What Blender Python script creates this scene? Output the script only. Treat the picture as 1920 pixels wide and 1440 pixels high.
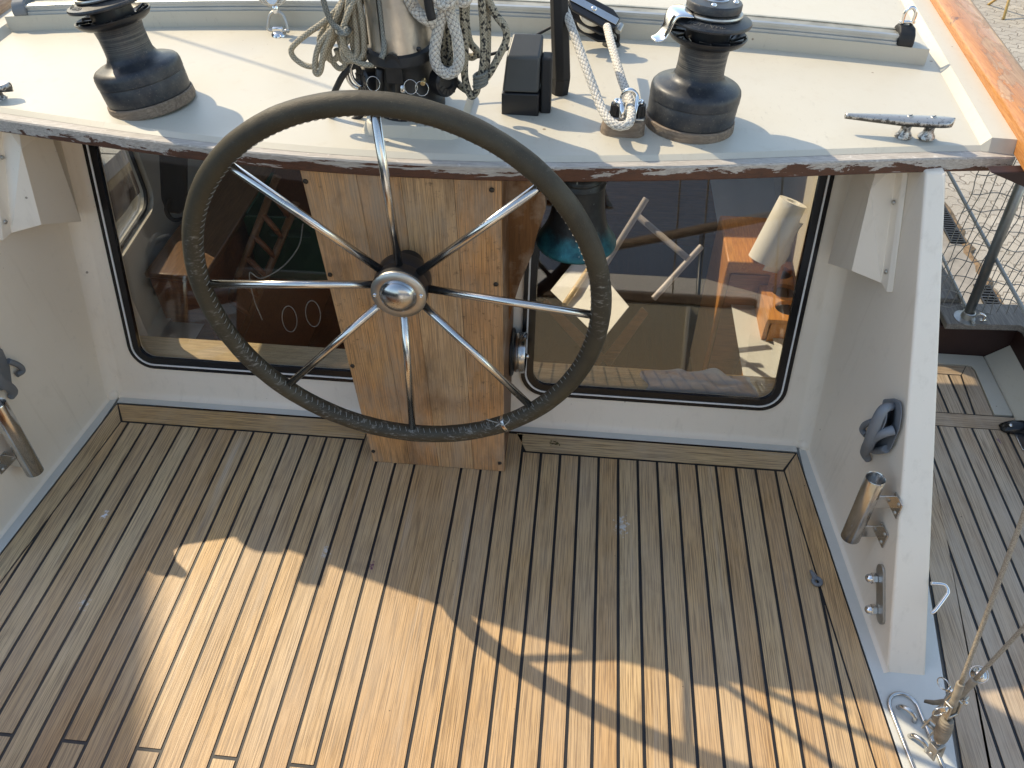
import bpy, bmesh, math, random
from math import sin, cos, pi, radians, sqrt, atan2, tan
from mathutils import Vector, Matrix
random.seed(7)
sc = bpy.context.scene
for o in list(bpy.data.objects): bpy.data.objects.remove(o)

# ------------------------------------------------------------------ camera
FPX, CAMH, PITCH, YAW = 1440.0, 1.5, radians(44.5), radians(5.6)
CAM = Vector((0, 0, CAMH))
FW = Vector((-sin(YAW)*cos(PITCH), cos(YAW)*cos(PITCH), -sin(PITCH)))
RT = Vector((cos(YAW), sin(YAW), 0))
UP = RT.cross(FW)
cd = bpy.data.cameras.new('camera'); cam = bpy.data.objects.new('camera', cd)
sc.collection.objects.link(cam); sc.camera = cam
cd.sensor_width = 36; cd.lens = 36*FPX/1920; cd.clip_start = .02; cd.clip_end = 2000
cam.matrix_world = Matrix((( RT.x, UP.x, -FW.x, 0), (RT.y, UP.y, -FW.y, 0), (RT.z, UP.z, -FW.z, CAMH), (0, 0, 0, 1)))

# ------------------------------------------------------------------ light
SUN = Vector((-.95, .57, 1.0)).normalized()          # direction towards the sun
w = bpy.data.worlds.new('World'); sc.world = w; w.use_nodes = True
wn = w.node_tree; wn.nodes.clear()
sky = wn.nodes.new('ShaderNodeTexSky'); sky.sky_type = 'NISHITA'; sky.sun_disc = False
sky.sun_elevation = math.asin(SUN.z); sky.sun_rotation = atan2(SUN.x, SUN.y)
sky.air_density = 1.0; sky.dust_density = .6; sky.ozone_density = 2.0
bg = wn.nodes.new('ShaderNodeBackground'); bg.inputs[1].default_value = .15
wo = wn.nodes.new('ShaderNodeOutputWorld')
tint = wn.nodes.new('ShaderNodeMix'); tint.data_type = 'RGBA'; tint.blend_type = 'MULTIPLY'; tint.inputs[0].default_value = 1; tint.inputs[7].default_value = (1.15, 1.0, .82, 1)
wn.links.new(sky.outputs[0], tint.inputs[6]); wn.links.new(tint.outputs[2], bg.inputs[0]); wn.links.new(bg.outputs[0], wo.inputs[0])
sl = bpy.data.lights.new('sun', 'SUN'); sl.energy = 2.05; sl.angle = radians(.55); sl.color = (1, .85, .60)
so = bpy.data.objects.new('sun', sl); sc.collection.objects.link(so)
so.rotation_euler = SUN.to_track_quat('Z', 'Y').to_euler(); so.location = (-6, 4, 8)
sc.view_settings.view_transform = 'Standard'; sc.view_settings.look = 'None'
sc.view_settings.exposure = 1.34; sc.view_settings.gamma = 1; sc.view_settings.use_curve_mapping = False
sc.render.engine = 'CYCLES'
sc.cycles.max_bounces = 7; sc.cycles.transparent_max_bounces = 10; sc.cycles.caustics_reflective = False
sc.cycles.use_denoising = True

# ------------------------------------------------------------------ pixel -> surface helpers
AX = -.305                                            # centre line of the boat
RK = radians(17)                                      # rake of the cabin bulkhead
WN = Vector((0, -cos(RK), sin(RK))); WP = Vector((0, 1.372, 0))
def ray(x, y): return FW + RT*((x-960)/FPX) - UP*((y-720)/FPX)
def DK(x, y, z=0):
    d = ray(x, y); return CAM + d*((z-CAMH)/d.z)
def OX(x, y, X):
    d = ray(x, y); return CAM + d*(X/d.x)
def OY(x, y, Y):
    d = ray(x, y); return CAM + d*(Y/d.y)
def ONP(x, y, p0, n):
    d = ray(x, y); p0 = Vector(p0); n = Vector(n); return CAM + d*((p0-CAM).dot(n)/d.dot(n))
def roofz(x): return .85 - .035*(x-AX)**2
def RF(x, y, h=0):
    z = .85+h
    for _ in range(8):
        p = DK(x, y, z); z = roofz(p.x)+h
    return p
def WL(x, y, off=0): return ONP(x, y, WP+WN*off, WN)
WGN = Vector((1, .0924, 0)).normalized()              # right wing inner plane normal (outboard)
def WR(x, y, p=0): return ONP(x, y, Vector((.628, 1.377, 0))-WGN*p, WGN)
WLN = Vector((-1, .0924, 0)).normalized()
def WF(x, y, p=0): return ONP(x, y, Vector((2*AX-.628, 1.377, 0))-WLN*p, WLN)
def mirror(p): return Vector((2*AX-p.x, p.y, p.z))

# ------------------------------------------------------------------ node / material helpers
def lin(h):
    if isinstance(h, str):
        c = [int(h[i:i+2], 16)/255 for i in (0, 2, 4)]
        return tuple(((v/12.92) if v <= .04045 else ((v+.055)/1.055)**2.4) for v in c)+(1,)
    return tuple(h)+(1,) if len(h) == 3 else h
class NT:
    def __init__(s, name):
        s.m = bpy.data.materials.new(name); s.m.use_nodes = True; s.t = s.m.node_tree; s.t.nodes.clear()
        s.out = s.t.nodes.new('ShaderNodeOutputMaterial')
    def n(s, typ, ins=None, **kw):
        x = s.t.nodes.new('ShaderNode'+typ)
        for k, v in kw.items(): setattr(x, k, v)
        for k, v in (ins or {}).items():
            if isinstance(v, bpy.types.NodeSocket): s.t.links.new(v, x.inputs[k])
            else: x.inputs[k].default_value = v
        return x
    def uv(s): return s.n('UVMap').outputs[0]
    def obj(s): return s.n('TexCoord').outputs['Object']
    def map(s, v, sc_=(1, 1, 1), loc=(0, 0, 0), rot=(0, 0, 0)):
        return s.n('Mapping', {0: v, 1: loc, 2: rot, 3: sc_}).outputs[0]
    def noise(s, v, scale=5, detail=4, rough=.55, dist=0, col=False):
        x = s.n('TexNoise', {'Vector': v, 'Scale': scale, 'Detail': detail, 'Roughness': rough, 'Distortion': dist})
        return x.outputs[1 if col else 0]
    def ramp(s, f, stops, interp='LINEAR'):
        x = s.n('ValToRGB', {0: f}); r = x.color_ramp; r.interpolation = interp
        while len(r.elements) < len(stops): r.elements.new(.5)
        for e, (p, c) in zip(r.elements, stops):
            e.position = p; e.color = lin(c) if not isinstance(c, (int, float)) else (c, c, c, 1)
        return x.outputs[0]
    def mix(s, f, a, b, mode='MIX'):
        x = s.n('Mix', data_type='RGBA', blend_type=mode)
        for k, v in ((0, f), (6, a), (7, b)):
            if isinstance(v, bpy.types.NodeSocket): s.t.links.new(v, x.inputs[k])
            else: x.inputs[k].default_value = v if k == 0 else lin(v)
        return x.outputs[2]
    def math(s, op, a, b=0, c=0):
        x = s.n('Math', operation=op)
        for k, v in ((0, a), (1, b), (2, c)):
            if isinstance(v, bpy.types.NodeSocket): s.t.links.new(v, x.inputs[k])
            else: x.inputs[k].default_value = v
        return x.outputs[0]
    def bump(s, h, strength=.3, dist=.002, nrm=None):
        i = {'Height': h, 'Strength': strength, 'Distance': dist}
        if nrm is not None: i['Normal'] = nrm
        return s.n('Bump', i).outputs[0]
    def bsdf(s, col, rough=.5, metal=0, nrm=None, **kw):
        i = {'Base Color': lin(col) if not isinstance(col, bpy.types.NodeSocket) else col, 'Roughness': rough, 'Metallic': metal}
        if nrm is not None: i['Normal'] = nrm
        i.update(kw)
        b = s.n('BsdfPrincipled', i)
        s.t.links.new(b.outputs[0], s.out.inputs[0]); return s.m

def m_gelcoat(name='gelcoat', base=(.545, .512, .43), speck=True, streak=False):
    t = NT(name); o = t.obj()
    big = t.noise(o, 2.2, 5, .6)
    c = t.mix(t.ramp(big, [(.35, 0), (.7, 1)]), base, tuple(v*f for v, f in zip(base, (.95, .94, .92))))
    dirt = t.ramp(t.noise(o, 14, 6, .75), [(.58, 0), (.80, 1)])
    c = t.mix(t.math('MULTIPLY', dirt, .35 if name == 'gelcoat' else .18), c, (.42, .36, .27))
    st = t.ramp(t.noise(t.map(o, (22, 22, 1.6)), 1.4, 5, .7), [(.56, 0), (.78, 1)])
    c = t.mix(t.math('MULTIPLY', st, .22), c, (.40, .32, .21))
    sm = t.math('MULTIPLY', t.ramp(t.noise(o, 3.1, 3, .5), [(.52, 0), (.62, 1)]), t.ramp(t.noise(t.map(o, (50, 18, 18), (2, 7, 1)), 2.0, 5, .75), [(.58, 0), (.68, 1)]))
    c = t.mix(t.math('MULTIPLY', sm, .34 if name == 'gelcoat' else .12), c, (.30, .27, .23))
    if speck:
        v = t.n('TexVoronoi', {'Vector': o, 'Scale': 12.0, 'Randomness': 1.0})
        sz = t.math('MULTIPLY', t.noise(o, 7, 2, .5), .13)
        s1 = t.math('LESS_THAN', v.outputs['Distance'], t.math('SUBTRACT', sz, .033))
        c = t.mix(t.math('MULTIPLY', s1, .75), c, (.16, .11, .07))
        v2 = t.n('TexVoronoi', {'Vector': t.map(o, (1, .55, 1), (3.1, 1.7, 0)), 'Scale': 46.0, 'Randomness': 1.0})
        s2 = t.math('LESS_THAN', v2.outputs['Distance'], t.math('SUBTRACT', t.math('MULTIPLY', t.noise(o, 5, 2, .5), .16), .052))
        c = t.mix(t.math('MULTIPLY', s2, .4), c, (.25, .19, .12))
    nb = t.noise(o, 160, 3, .6)
    n2 = t.noise(o, 9, 2, .5)
    b = t.bump(n2, .12, .01, t.bump(nb, .08, .001))
    return t.bsdf(c, t.ramp(t.noise(o, 6, 4), [(.3, .40), (.75, .58)]), nrm=b)

def m_teak(name, cols, grey=(.30, .27, .235), greyamt=.5, fresh=False, stains=()):
    """planks: UV u along the grain in metres, v across in metres; attribute 'pid' random per plank"""
    t = NT(name); uv = t.uv(); o = t.obj()
    pid = t.n('Attribute', attribute_name='pid').outputs['Fac']
    base = t.ramp(pid, [(i/(len(cols)-1), c) for i, c in enumerate(cols)])
    # offset the grain per plank
    off = t.n('CombineXYZ', {0: t.math('MULTIPLY', pid, 31.0), 1: t.math('MULTIPLY', pid, 17.0), 2: 0.0}).outputs[0]
    p = t.n('VectorMath', {0: uv, 1: off}, operation='ADD').outputs[0]
    wob = t.noise(t.map(p, (2.5, 9, 1)), 1.0, 3, .5)
    fine = t.noise(t.map(p, (8, 400, 1)), 1.0, 3, .65)
    mid = t.noise(t.map(p, (2.2, 90, 1)), 1.0, 4, .6, .6)
    wv = t.n('TexWave', {'Vector': t.map(p, (.9, 17, 1)), 'Scale': 5.5, 'Distortion': 5.5, 'Detail': 2.5, 'Detail Scale': .7, 'Detail Roughness': .5},
             wave_type='BANDS', bands_direction='Y').outputs['Fac']
    c = t.mix(t.ramp(mid, [(.30, 0), (.72, .70)]), base, t.mix(.50, base, (.20, .115, .052)))
    c = t.mix(t.ramp(wv, [(.0, .55), (.22, 0)]), c, t.mix(.6, base, (.15, .075, .03)))
    c = t.mix(t.ramp(fine, [(.40, .72), (.54, 0)]), c, (.145, .085, .043))
    c = t.mix(t.ramp(fine, [(.55, 0), (.85, .5)]), c, (.62, .50, .34))
    g = t.ramp(t.noise(t.map(o, (2.6, 1.0, 1)), 2.4, 6, .65), [(.36, 0), (.66, 1)])
    c = t.mix(t.math('MULTIPLY', g, greyamt), c, grey)
    # bleached wipes and dark damp patches
    wp = t.ramp(t.noise(t.map(p, (1.6, 26, 1), (5, 3, 0)), 1.0, 5, .62), [(.60, 0), (.80, .55)])
    c = t.mix(wp, c, (.56, .50, .42))
    dk = t.ramp(t.noise(t.map(o, (5, 3.0, 1), (9, 1, 0)), 1.7, 5, .7), [(.60, 0), (.76, .30)])
    c = t.mix(dk, c, (.115, .070, .036))
    if fresh:
        sp = t.ramp(t.noise(o, 60, 5, .75), [(.56, 0), (.68, .8)])
        area = t.ramp(t.noise(o, 4.2, 3, .5), [(.45, 0), (.58, 1)])
        c = t.mix(t.math('MULTIPLY', sp, area), c, (.07, .042, .025))
        bl = t.ramp(t.noise(t.map(o, (6, 6, 2.2), (4, 0, 2)), 1.5, 5, .7), [(.48, 0), (.64, .65)])
        c = t.mix(bl, c, (.40, .31, .225))
        pz = t.ramp(t.noise(t.map(o, (7, 7, 2.6), (1, 5, 8)), 1.7, 5, .7), [(.50, 0), (.68, .6)])
        c = t.mix(pz, c, (.17, .095, .045))
    v = t.n('TexVoronoi', {'Vector': o, 'Scale': 24.0, 'Randomness': 1.0}).outputs['Distance']
    s1 = t.math('LESS_THAN', v, t.math('SUBTRACT', t.math('MULTIPLY', t.noise(o, 6, 2, .5), .12), .040))
    c = t.mix(t.math('MULTIPLY', s1, .8), c, (.03, .02, .015))
    for (sx_, sy_, r_, col, th_) in stains:
        dd = t.n('VectorMath', {0: t.map(o, (1, .55, 1), (-sx_, -sy_*.55, 0)), 1: (0, 0, 0)}, operation='DISTANCE').outputs['Value']
        ff = t.math('ADD', t.math('DIVIDE', dd, r_), t.math('MULTIPLY', t.noise(o, 110, 4, .7), 1.1))
        c = t.mix(t.ramp(ff, [(th_, .9), (min(th_+.16, 1), 0)]), c, col)
    b = t.bump(fine, .45, .0012, t.bump(mid, .35, .0015))
    return t.bsdf(c, t.ramp(mid, [(.2, .42), (.8, .62)]), nrm=b)

def m_simple(name, col, rough=.5, metal=0, bscale=0, bstr=.15, var=.12, vscale=8, **kw):
    t = NT(name); o = t.obj()
    c = t.mix(t.ramp(t.noise(o, vscale, 5, .6), [(.3, 0), (.75, 1)]), col, tuple(v*(1-var*2.5) for v in col[:3]))
    b = t.bump(t.noise(o, bscale, 3, .6), bstr, .001) if bscale else None
    return t.bsdf(c, rough, metal, nrm=b, **kw)

def m_metal(name, col=(.62, .61, .59), rough=.14, brushed=None):
    t = NT(name); o = t.obj()
    s = t.noise(t.map(o, brushed or (30, 30, 30)), 4, 4, .6)
    sm = t.noise(o, 25, 5, .7)
    r = t.math('ADD', t.ramp(sm, [(.3, rough*.7), (.8, rough*1.9)]), t.math('MULTIPLY', s, .08))
    c = t.mix(t.ramp(sm, [(.45, 0), (.85, .5)]), col, tuple(v*.55 for v in col))
    return t.bsdf(c, r, 1, nrm=t.bump(s, .06, .0006))

def m_winch():
    t = NT('anodised_black'); o = t.obj()
    n1 = t.noise(o, 28, 6, .75); n2 = t.noise(o, 260, 3, .6)
    c = t.mix(t.ramp(n1, [(.45, 0), (.75, .75)]), (.030, .034, .042), (.095, .092, .085))
    c = t.mix(t.ramp(n2, [(.62, 0), (.72, .5)]), c, (.22, .20, .17))
    z = t.n('SeparateXYZ', {0: o}).outputs[2]
    bd = t.math('MULTIPLY', t.ramp(t.math('MULTIPLY', z, 5), [(.47, 0), (.53, 1), (.66, 1), (.73, 0)]), t.ramp(t.noise(t.map(o, (6, 6, 420)), 1.5, 4, .7), [(.42, 0), (.62, .75)]))
    c = t.mix(bd, c, (.17, .16, .145))
    return t.bsdf(c, t.ramp(n1, [(.3, .36), (.8, .56)]), .25, nrm=t.bump(n2, .12, .0006))

def m_trim():
    t = NT('weathered_paint'); o = t.obj()
    g = t.noise(t.map(o, (1.0, 14, 14)), 5, 6, .68, .4)
    grain = t.noise(t.map(o, (9, 160, 160)), 3, 4, .7)
    gw = t.mix(t.ramp(grain, [(.3, 0), (.75, 1)]), (.56, .52, .465), (.25, .22, .195))
    gw = t.mix(t.ramp(t.noise(o, 70, 3, .6), [(.62, 0), (.74, .6)]), gw, (.68, .66, .62))
    sx = t.n('SeparateXYZ', {0: o}).outputs
    # the face is coloured browner than the top
    gz = t.n('SeparateXYZ', {0: t.n('NewGeometry').outputs['Normal']}).outputs[2]
    zz = t.math('MULTIPLY_ADD', t.math('ADD', t.math('SUBTRACT', sx[2], .828), t.math('MULTIPLY', t.math('MULTIPLY', sx[0], sx[0]), .035)), -9.0, .0)
    mid = t.math('MULTIPLY_ADD', t.math('ABSOLUTE', t.math('SUBTRACT', sx[0], .30)), -.16, .185)
    th = t.math('ADD', t.math('ADD', g, zz), t.math('SUBTRACT', mid, t.math('MULTIPLY', gz, .10)))
    brown = t.mix(t.noise(o, 40, 4, .6), (.135, .052, .024), (.055, .024, .015))
    c = t.mix(t.ramp(th, [(.585, 0), (.60, 1)]), gw, brown)
    c = t.mix(t.ramp(t.math('ADD', g, zz), [(.59, 0), (.60, .8), (.62, 0)]), c, (.03, .018, .012))
    return t.bsdf(c, .62, nrm=t.bump(t.math('ADD', grain, t.ramp(th, [(.58, 0), (.60, .7)])), .5, .0015))

def m_varnish():
    t = NT('varnished_rail'); o = t.obj()
    sx = t.n('SeparateXYZ', {0: t.n('NewGeometry').outputs['Normal']}).outputs
    big = t.noise(t.map(o, (9, 1.6, 9)), 2.6, 6, .7, .5)
    grain = t.noise(t.map(o, (240, 7, 240)), 1.5, 4, .6)
    raw = t.mix(t.ramp(grain, [(.35, 0), (.7, 1)]), (.44, .29, .18), (.29, .165, .095))
    var = t.mix(t.ramp(grain, [(.3, 0), (.7, 1)]), (.48, .22, .06), (.33, .125, .028))
    f = t.math('ADD', big, t.math('MULTIPLY', sx[0], -.17))
    c = t.mix(t.ramp(f, [(.49, 0), (.51, 1)]), raw, var)
    c = t.mix(t.ramp(f, [(.485, 0), (.499, .8), (.512, 0)]), c, (.16, .06, .02))
    dk = t.ramp(t.noise(t.map(o, (8, 4, 8), (3, 3, 3)), 3, 5, .7), [(.64, 0), (.70, .8)])
    c = t.mix(dk, c, (.10, .05, .025))
    return t.bsdf(c, t.ramp(f, [(.47, .6), (.53, .22)]), nrm=t.bump(grain, .25, .001))

def m_wood(name, a, b_, c3=None, axis='Y', rough=.4, gs=1.0):
    t = NT(name); o = t.obj()
    s = {'X': (4, 60, 60), 'Y': (60, 4, 60), 'Z': (60, 60, 4)}[axis]
    s = tuple(v*gs for v in s)
    g = t.noise(t.map(o, s), 1.6, 5, .65, .8)
    g2 = t.noise(t.map(o, tuple(v*5 for v in s)), 1.0, 3, .6)
    c = t.mix(t.ramp(g, [(.3, 0), (.7, 1)]), a, b_)
    c = t.mix(t.ramp(g2, [(.35, .5), (.6, 0)]), c, tuple(v*.45 for v in b_))
    if c3: c = t.mix(t.ramp(t.noise(o, 7, 5, .65), [(.48, 0), (.62, .85)]), c, c3)
    return t.bsdf(c, rough, nrm=t.bump(g2, .2, .001))

def m_rope(name, light, dark, kind='braid', tpm=160.0, cells=4):
    """UV: u = metres along, v = 0..1 round the rope"""
    t = NT(name); uv = t.uv(); s = t.n('SeparateXYZ', {0: uv}).outputs
    n = float(cells)
    a = t.math('SINE', t.math('MULTIPLY', t.math('ADD', t.math('MULTIPLY', s[0], tpm), t.math('MULTIPLY', s[1], n)), 2*pi))
    b_ = t.math('SINE', t.math('MULTIPLY', t.math('SUBTRACT', t.math('MULTIPLY', s[0], tpm), t.math('MULTIPLY', s[1], n)), 2*pi))
    hgt = t.math('POWER', t.math('ABSOLUTE', t.math('MULTIPLY', a, b_)), .6)
    o = t.obj(); nz = t.noise(o, 420, 3, .7); big = t.noise(o, 20, 4, .6)
    c = t.mix(t.ramp(hgt, [(.06, 1), (.42, 0)]), light, dark)
    c = t.mix(t.ramp(nz, [(.4, .45), (.6, 0)]), c, tuple(v*.5 for v in dark))
    c = t.mix(t.ramp(big, [(.45, 0), (.8, .45)]), c, tuple(v*.75 for v in light))
    if kind == 'fleck':
        i1 = t.math('FLOOR', t.math('MULTIPLY', t.math('ADD', t.math('MULTIPLY', s[0], tpm), t.math('MULTIPLY', s[1], n)), 2.0))
        i2 = t.math('FLOOR', t.math('MULTIPLY', t.math('SUBTRACT', t.math('MULTIPLY', s[0], tpm), t.math('MULTIPLY', s[1], n)), 2.0))
        wn3 = t.n('TexWhiteNoise', {'Vector': t.n('CombineXYZ', {0: i1, 1: i2, 2: 0.0}).outputs[0]}, noise_dimensions='3D').outputs['Value']
        fl = t.math('LESS_THAN', wn3, .26)
        c = t.mix(t.math('MULTIPLY', fl, .93), c, (.015, .015, .018))
    return t.bsdf(c, .85, nrm=t.bump(t.math('ADD', hgt, nz), .8, .0012))

def m_leather():
    t = NT('olive_leather'); o = t.obj()
    n1 = t.noise(o, 9, 5, .65); n2 = t.noise(o, 420, 3, .7)
    c = t.mix(t.ramp(n1, [(.35, 0), (.7, 1)]), (.050, .041, .023), (.028, .022, .013))
    z = t.n('SeparateXYZ', {0: o}).outputs[2]
    sc_ = t.ramp(t.noise(t.map(o, (30, 30, 90)), 2, 5, .75), [(.54, 0), (.68, .8)])
    patch = t.ramp(t.math('SUBTRACT', t.noise(o, 8, 3, .5), t.math('MULTIPLY', z, .35)), [(.50, 0), (.60, 1)])
    c = t.mix(t.math('MULTIPLY', t.math('MULTIPLY', sc_, patch), .85), c, (.30, .29, .26))
    c = t.mix(t.ramp(n2, [(.62, 0), (.72, .5)]), c, (.16, .14, .09))
    return t.bsdf(c, t.ramp(n1, [(.3, .52), (.7, .68)]), nrm=t.bump(n2, .5, .0012, t.bump(t.noise(o, 60, 4), .3, .003)))

def m_bell():
    t = NT('bronze_patina'); o = t.obj(); z = t.n('SeparateXYZ', {0: o}).outputs[2]
    n1 = t.noise(o, 30, 6, .7)
    pat = t.mix(t.ramp(n1, [(.35, 0), (.65, 1)]), (.03, .20, .24), (.01, .07, .10))
    dark = t.mix(t.ramp(n1, [(.4, 0), (.7, 1)]), (.035, .04, .042), (.014, .016, .02))
    f = t.ramp(t.math('ADD', z, t.math('MULTIPLY', n1, .03)), [(.0, 1), (.045, .85), (.065, 0)])
    c = t.mix(f, dark, pat)
    st = t.ramp(t.noise(t.map(o, (60, 60, 14)), 1.6, 4, .7), [(.66, 0), (.70, .8)])
    c = t.mix(st, c, (.30, .36, .35))
    return t.bsdf(c, .42, .4, nrm=t.bump(n1, .25, .001))

def m_pavers():
    t = NT('pavers'); o = t.obj()
    # wavy interlocking concrete blocks
    s = t.n('SeparateXYZ', {0: o}).outputs
    wx = t.math('ADD', s[0], t.math('MULTIPLY', t.math('SINE', t.math('MULTIPLY', s[1], 2*pi/.11)), .012))
    zig = t.n('TexWave', {'Vector': t.map(o, (1, 0, 0)), 'Scale': 2.84, 'Distortion': 0.0}, wave_type='BANDS', bands_direction='X', wave_profile='TRI').outputs['Fac']
    wy = t.math('ADD', s[1], t.math('MULTIPLY', t.ramp(zig, [(.35, 0), (.65, 1)]), .035))
    v = t.n('CombineXYZ', {0: wx, 1: wy, 2: 0.0}).outputs[0]
    br = t.n('TexBrick', {'Vector': v, 'Color1': (.42, .385, .33, 1), 'Color2': (.34, .31, .27, 1), 'Mortar': (.15, .125, .10, 1), 'Scale': 1.0,
             'Mortar Size': .006, 'Mortar Smooth': .3, 'Brick Width': .225, 'Row Height': .112})
    c = t.mix(t.ramp(t.noise(o, 3, 6, .7), [(.35, 0), (.75, .6)]), br.outputs[0], (.27, .24, .19))
    c = t.mix(t.ramp(t.noise(o, 120, 3, .7), [(.5, 0), (.8, .5)]), c, (.55, .50, .42))
    return t.bsdf(c, .85, nrm=t.bump(t.math('ADD', t.math('MULTIPLY', br.outputs['Fac'], -1.5), t.noise(o, 90, 3, .6)), .7, .008))

def m_glass():
    t = NT('tinted_glass')
    bf = t.n('NewGeometry').outputs['Backfacing']
    fr = t.n('Fresnel', {'IOR': t.math('MULTIPLY_ADD', bf, 1/1.72-1.72, 1.72)}).outputs[0]
    o = t.obj()
    dust = t.ramp(t.noise(t.map(o, (30, 9, 9)), 3, 6, .8), [(.55, 0), (.85, .05)])
    tr = t.n('BsdfTransparent', {0: (.90, .90, .89, 1)}); gl = t.n('BsdfGlossy', {0: (1, 1, 1, 1), 1: .0})
    m1 = t.n('MixShader', {0: fr, 1: tr.outputs[0], 2: gl.outputs[0]})
    df = t.n('BsdfDiffuse', {0: (.6, .58, .55, 1)})
    m2 = t.n('MixShader', {0: dust, 1: m1.outputs[0], 2: df.outputs[0]})
    t.t.links.new(m2.outputs[0], t.out.inputs[0]); return t.m

M = {}
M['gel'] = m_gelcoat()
M['gel_wall'] = m_gelcoat('gelcoat_wall', (.88, .79, .665))  # paler, warmer copy of the roof gelcoat: bounced light put into its colour
M['gel_edge'] = m_gelcoat('gelcoat_white', (.76, .76, .75))
M['gel_grey'] = m_simple('waterway_paint', (.66, .66, .62), .5, 0, 120, .1, .05)
M['teak'] = m_teak('deck_teak', [(.69, .44, .20), (.61, .375, .165), (.74, .515, .26), (.57, .345, .15), (.75, .54, .285), (.62, .425, .225), (.71, .44, .175)], grey=(.53, .41, .285), greyamt=.45, stains=[(*DK(697, 1062).xy, .024, (.10, .012, .07), .62), (*DK(196, 966).xy, .030, (.80, .80, .84), .62), (*DK(160, 1130).xy, .05, (.62, .60, .56), .58), (*DK(1165, 985).xy, .07, (.60, .58, .55), .58), (*DK(612, 1035).xy, .05, (.58, .56, .54), .55), (*DK(40, 1265).xy, .02, (.05, .03, .02), .5), (*DK(820, 1130).xy, .010, (.04, .02, .015), .6)])
M['teak_side'] = m_teak('side_deck_teak', [(.60, .44, .28), (.50, .35, .21), (.68, .53, .36), (.46, .34, .22), (.62, .44, .26)], grey=(.50, .42, .33), stains=[(*DK(1874, 827).xy, .022, (.13, .05, .12), .62)], greyamt=.75)
M['teak_ped'] = m_teak('pedestal_teak', [(.78, .40, .13), (.66, .34, .12), (.68, .43, .21), (.64, .31, .105), (.82, .44, .16)], grey=(.50, .37, .25), greyamt=.45, fresh=True)
M['caulk'] = m_simple('black_caulk', (.012, .012, .014), .5, 0, 90, .2, .1)
M['trim'] = m_trim(); M['varnish'] = m_varnish()
M['steel'] = m_metal('polished_steel'); M['chrome'] = m_metal('bright_chrome', (.78, .78, .78), .07)
M['dull_steel'] = m_metal('dull_steel', (.50, .485, .45), .34)
M['alu'] = m_metal('brushed_aluminium', (.66, .62, .56), .30, (6, 6, 260))
M['alu_track'] = m_simple('dirty_aluminium', (.46, .44, .37), .5, .35, 60, .2, .25, 14)
M['alu_front'] = m_simple('anodised_track', (.52, .55, .56), .38, .5, 60, .1, .1)
M['winch'] = m_winch()
M['black'] = m_simple('black_plastic', (.014, .014, .016), .38, 0, 300, .12, .2)
M['black_cover'] = m_simple('black_painted_sheen', (.075, .080, .082), .42, 0, 300, .1, .1)  # sun sheen on the box top put into a greyer black
M['letters'] = m_simple('worn_letters', (.10, .10, .10), .5)
M['dark_screw'] = m_simple('tarnished_screw', (.07, .055, .04), .45, .6)
M['black_matte'] = m_simple('black_rubber', (.016, .016, .018), .6, 0, 200, .15, .2)
M['black_gloss'] = m_simple('black_frame', (.006, .006, .008), .22, 0, 0, 0, .1)
M['cast'] = m_simple('black_casting', (.035, .034, .033), .5, .3, 160, .3, .2, 30)
M['grey_plastic'] = m_simple('grey_plastic', (.20, .215, .235), .55, 0, 180, .15, .12)
M['leather'] = m_leather(); M['bell'] = m_bell()
M['weather_wood'] = m_wood('weathered_teak', (.30, .235, .175), (.15, .11, .08), None, 'X', .7)
M['grey_wood'] = m_wood('grey_wood', (.30, .27, .235), (.17, .15, .13), None, 'Y', .75)
M['box_side'] = m_wood('peeling_varnish', (.20, .095, .035), (.10, .042, .016), (.30, .22, .165), 'Z', .5)
M['bracket'] = m_wood('peeling_bracket', (.23, .10, .03), (.12, .05, .016), (.34, .26, .19), 'Z', .45, .6)
M['bulwark'] = m_simple('dark_red_brown_paint', (.035, .014, .011), .5, 0, 60, .3, .2)
M['int_wood'] = m_wood('mahogany', (.34, .14, .05), (.19, .07, .026), None, 'X', .3)
M['int_light'] = m_wood('light_wood', (.85, .66, .36), (.70, .48, .24), None, 'X', .35)  # sunlit look of the dash shelf put into this paler wood
M['headlining'] = m_simple('cream_headlining', (.52, .44, .33), .8)
M['hole_shade'] = m_simple('dark_hole_shade', (.030, .022, .017), .7)  # near-black standing in for the shade inside the cup holes
M['int_floor'] = m_wood('cabin_sole', (.075, .030, .014), (.035, .014, .008), None, 'Y', .4)
M['paper'] = m_simple('white_paper', (.80, .78, .72), .8, 0, 180, .3, .04)
M['cloth'] = m_simple('white_cloth', (.55, .56, .58), .9, 0, 90, .3, .08)
M['green'] = m_simple('green_plastic', (.010, .06, .022), .45)
M['rope_grey'] = m_rope('grey_rope', (.56, .50, .38), (.09, .08, .06), tpm=78.0, cells=3)
M['rope_dark'] = m_rope('dark_rope', (.32, .32, .28), (.045, .047, .045), tpm=78.0, cells=3)
M['rope_white'] = m_rope('white_rope', (.80, .76, .68), (.22, .21, .20), tpm=46.0, cells=3)
M['rope_fleck'] = m_rope('flecked_rope', (.50, .45, .34), (.16, .14, .10), 'fleck', tpm=95.0)
M['wire'] = m_rope('wire_rope', (.55, .47, .36), (.16, .13, .10), tpm=170.0)
M['thread'] = m_simple('pale_thread', (.36, .35, .32), .7)
M['net'] = m_simple('net_cord', (.30, .285, .26), .8)
M['net_light'] = m_simple('weathered_line', (.42, .43, .41), .8)
M['pavers'] = m_pavers()
M['concrete'] = m_simple('quay_concrete', (.33, .30, .26), .9, 0, 40, .4, .2)
M['rust'] = m_simple('rusty_edge', (.27, .18, .10), .9, 0, 40, .5, .3, 30)
M['glass'] = m_glass()
M['bldg'] = m_simple('dark_cladding', (.045, .035, .030), .8, 0, 10, .2, .2)
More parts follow.
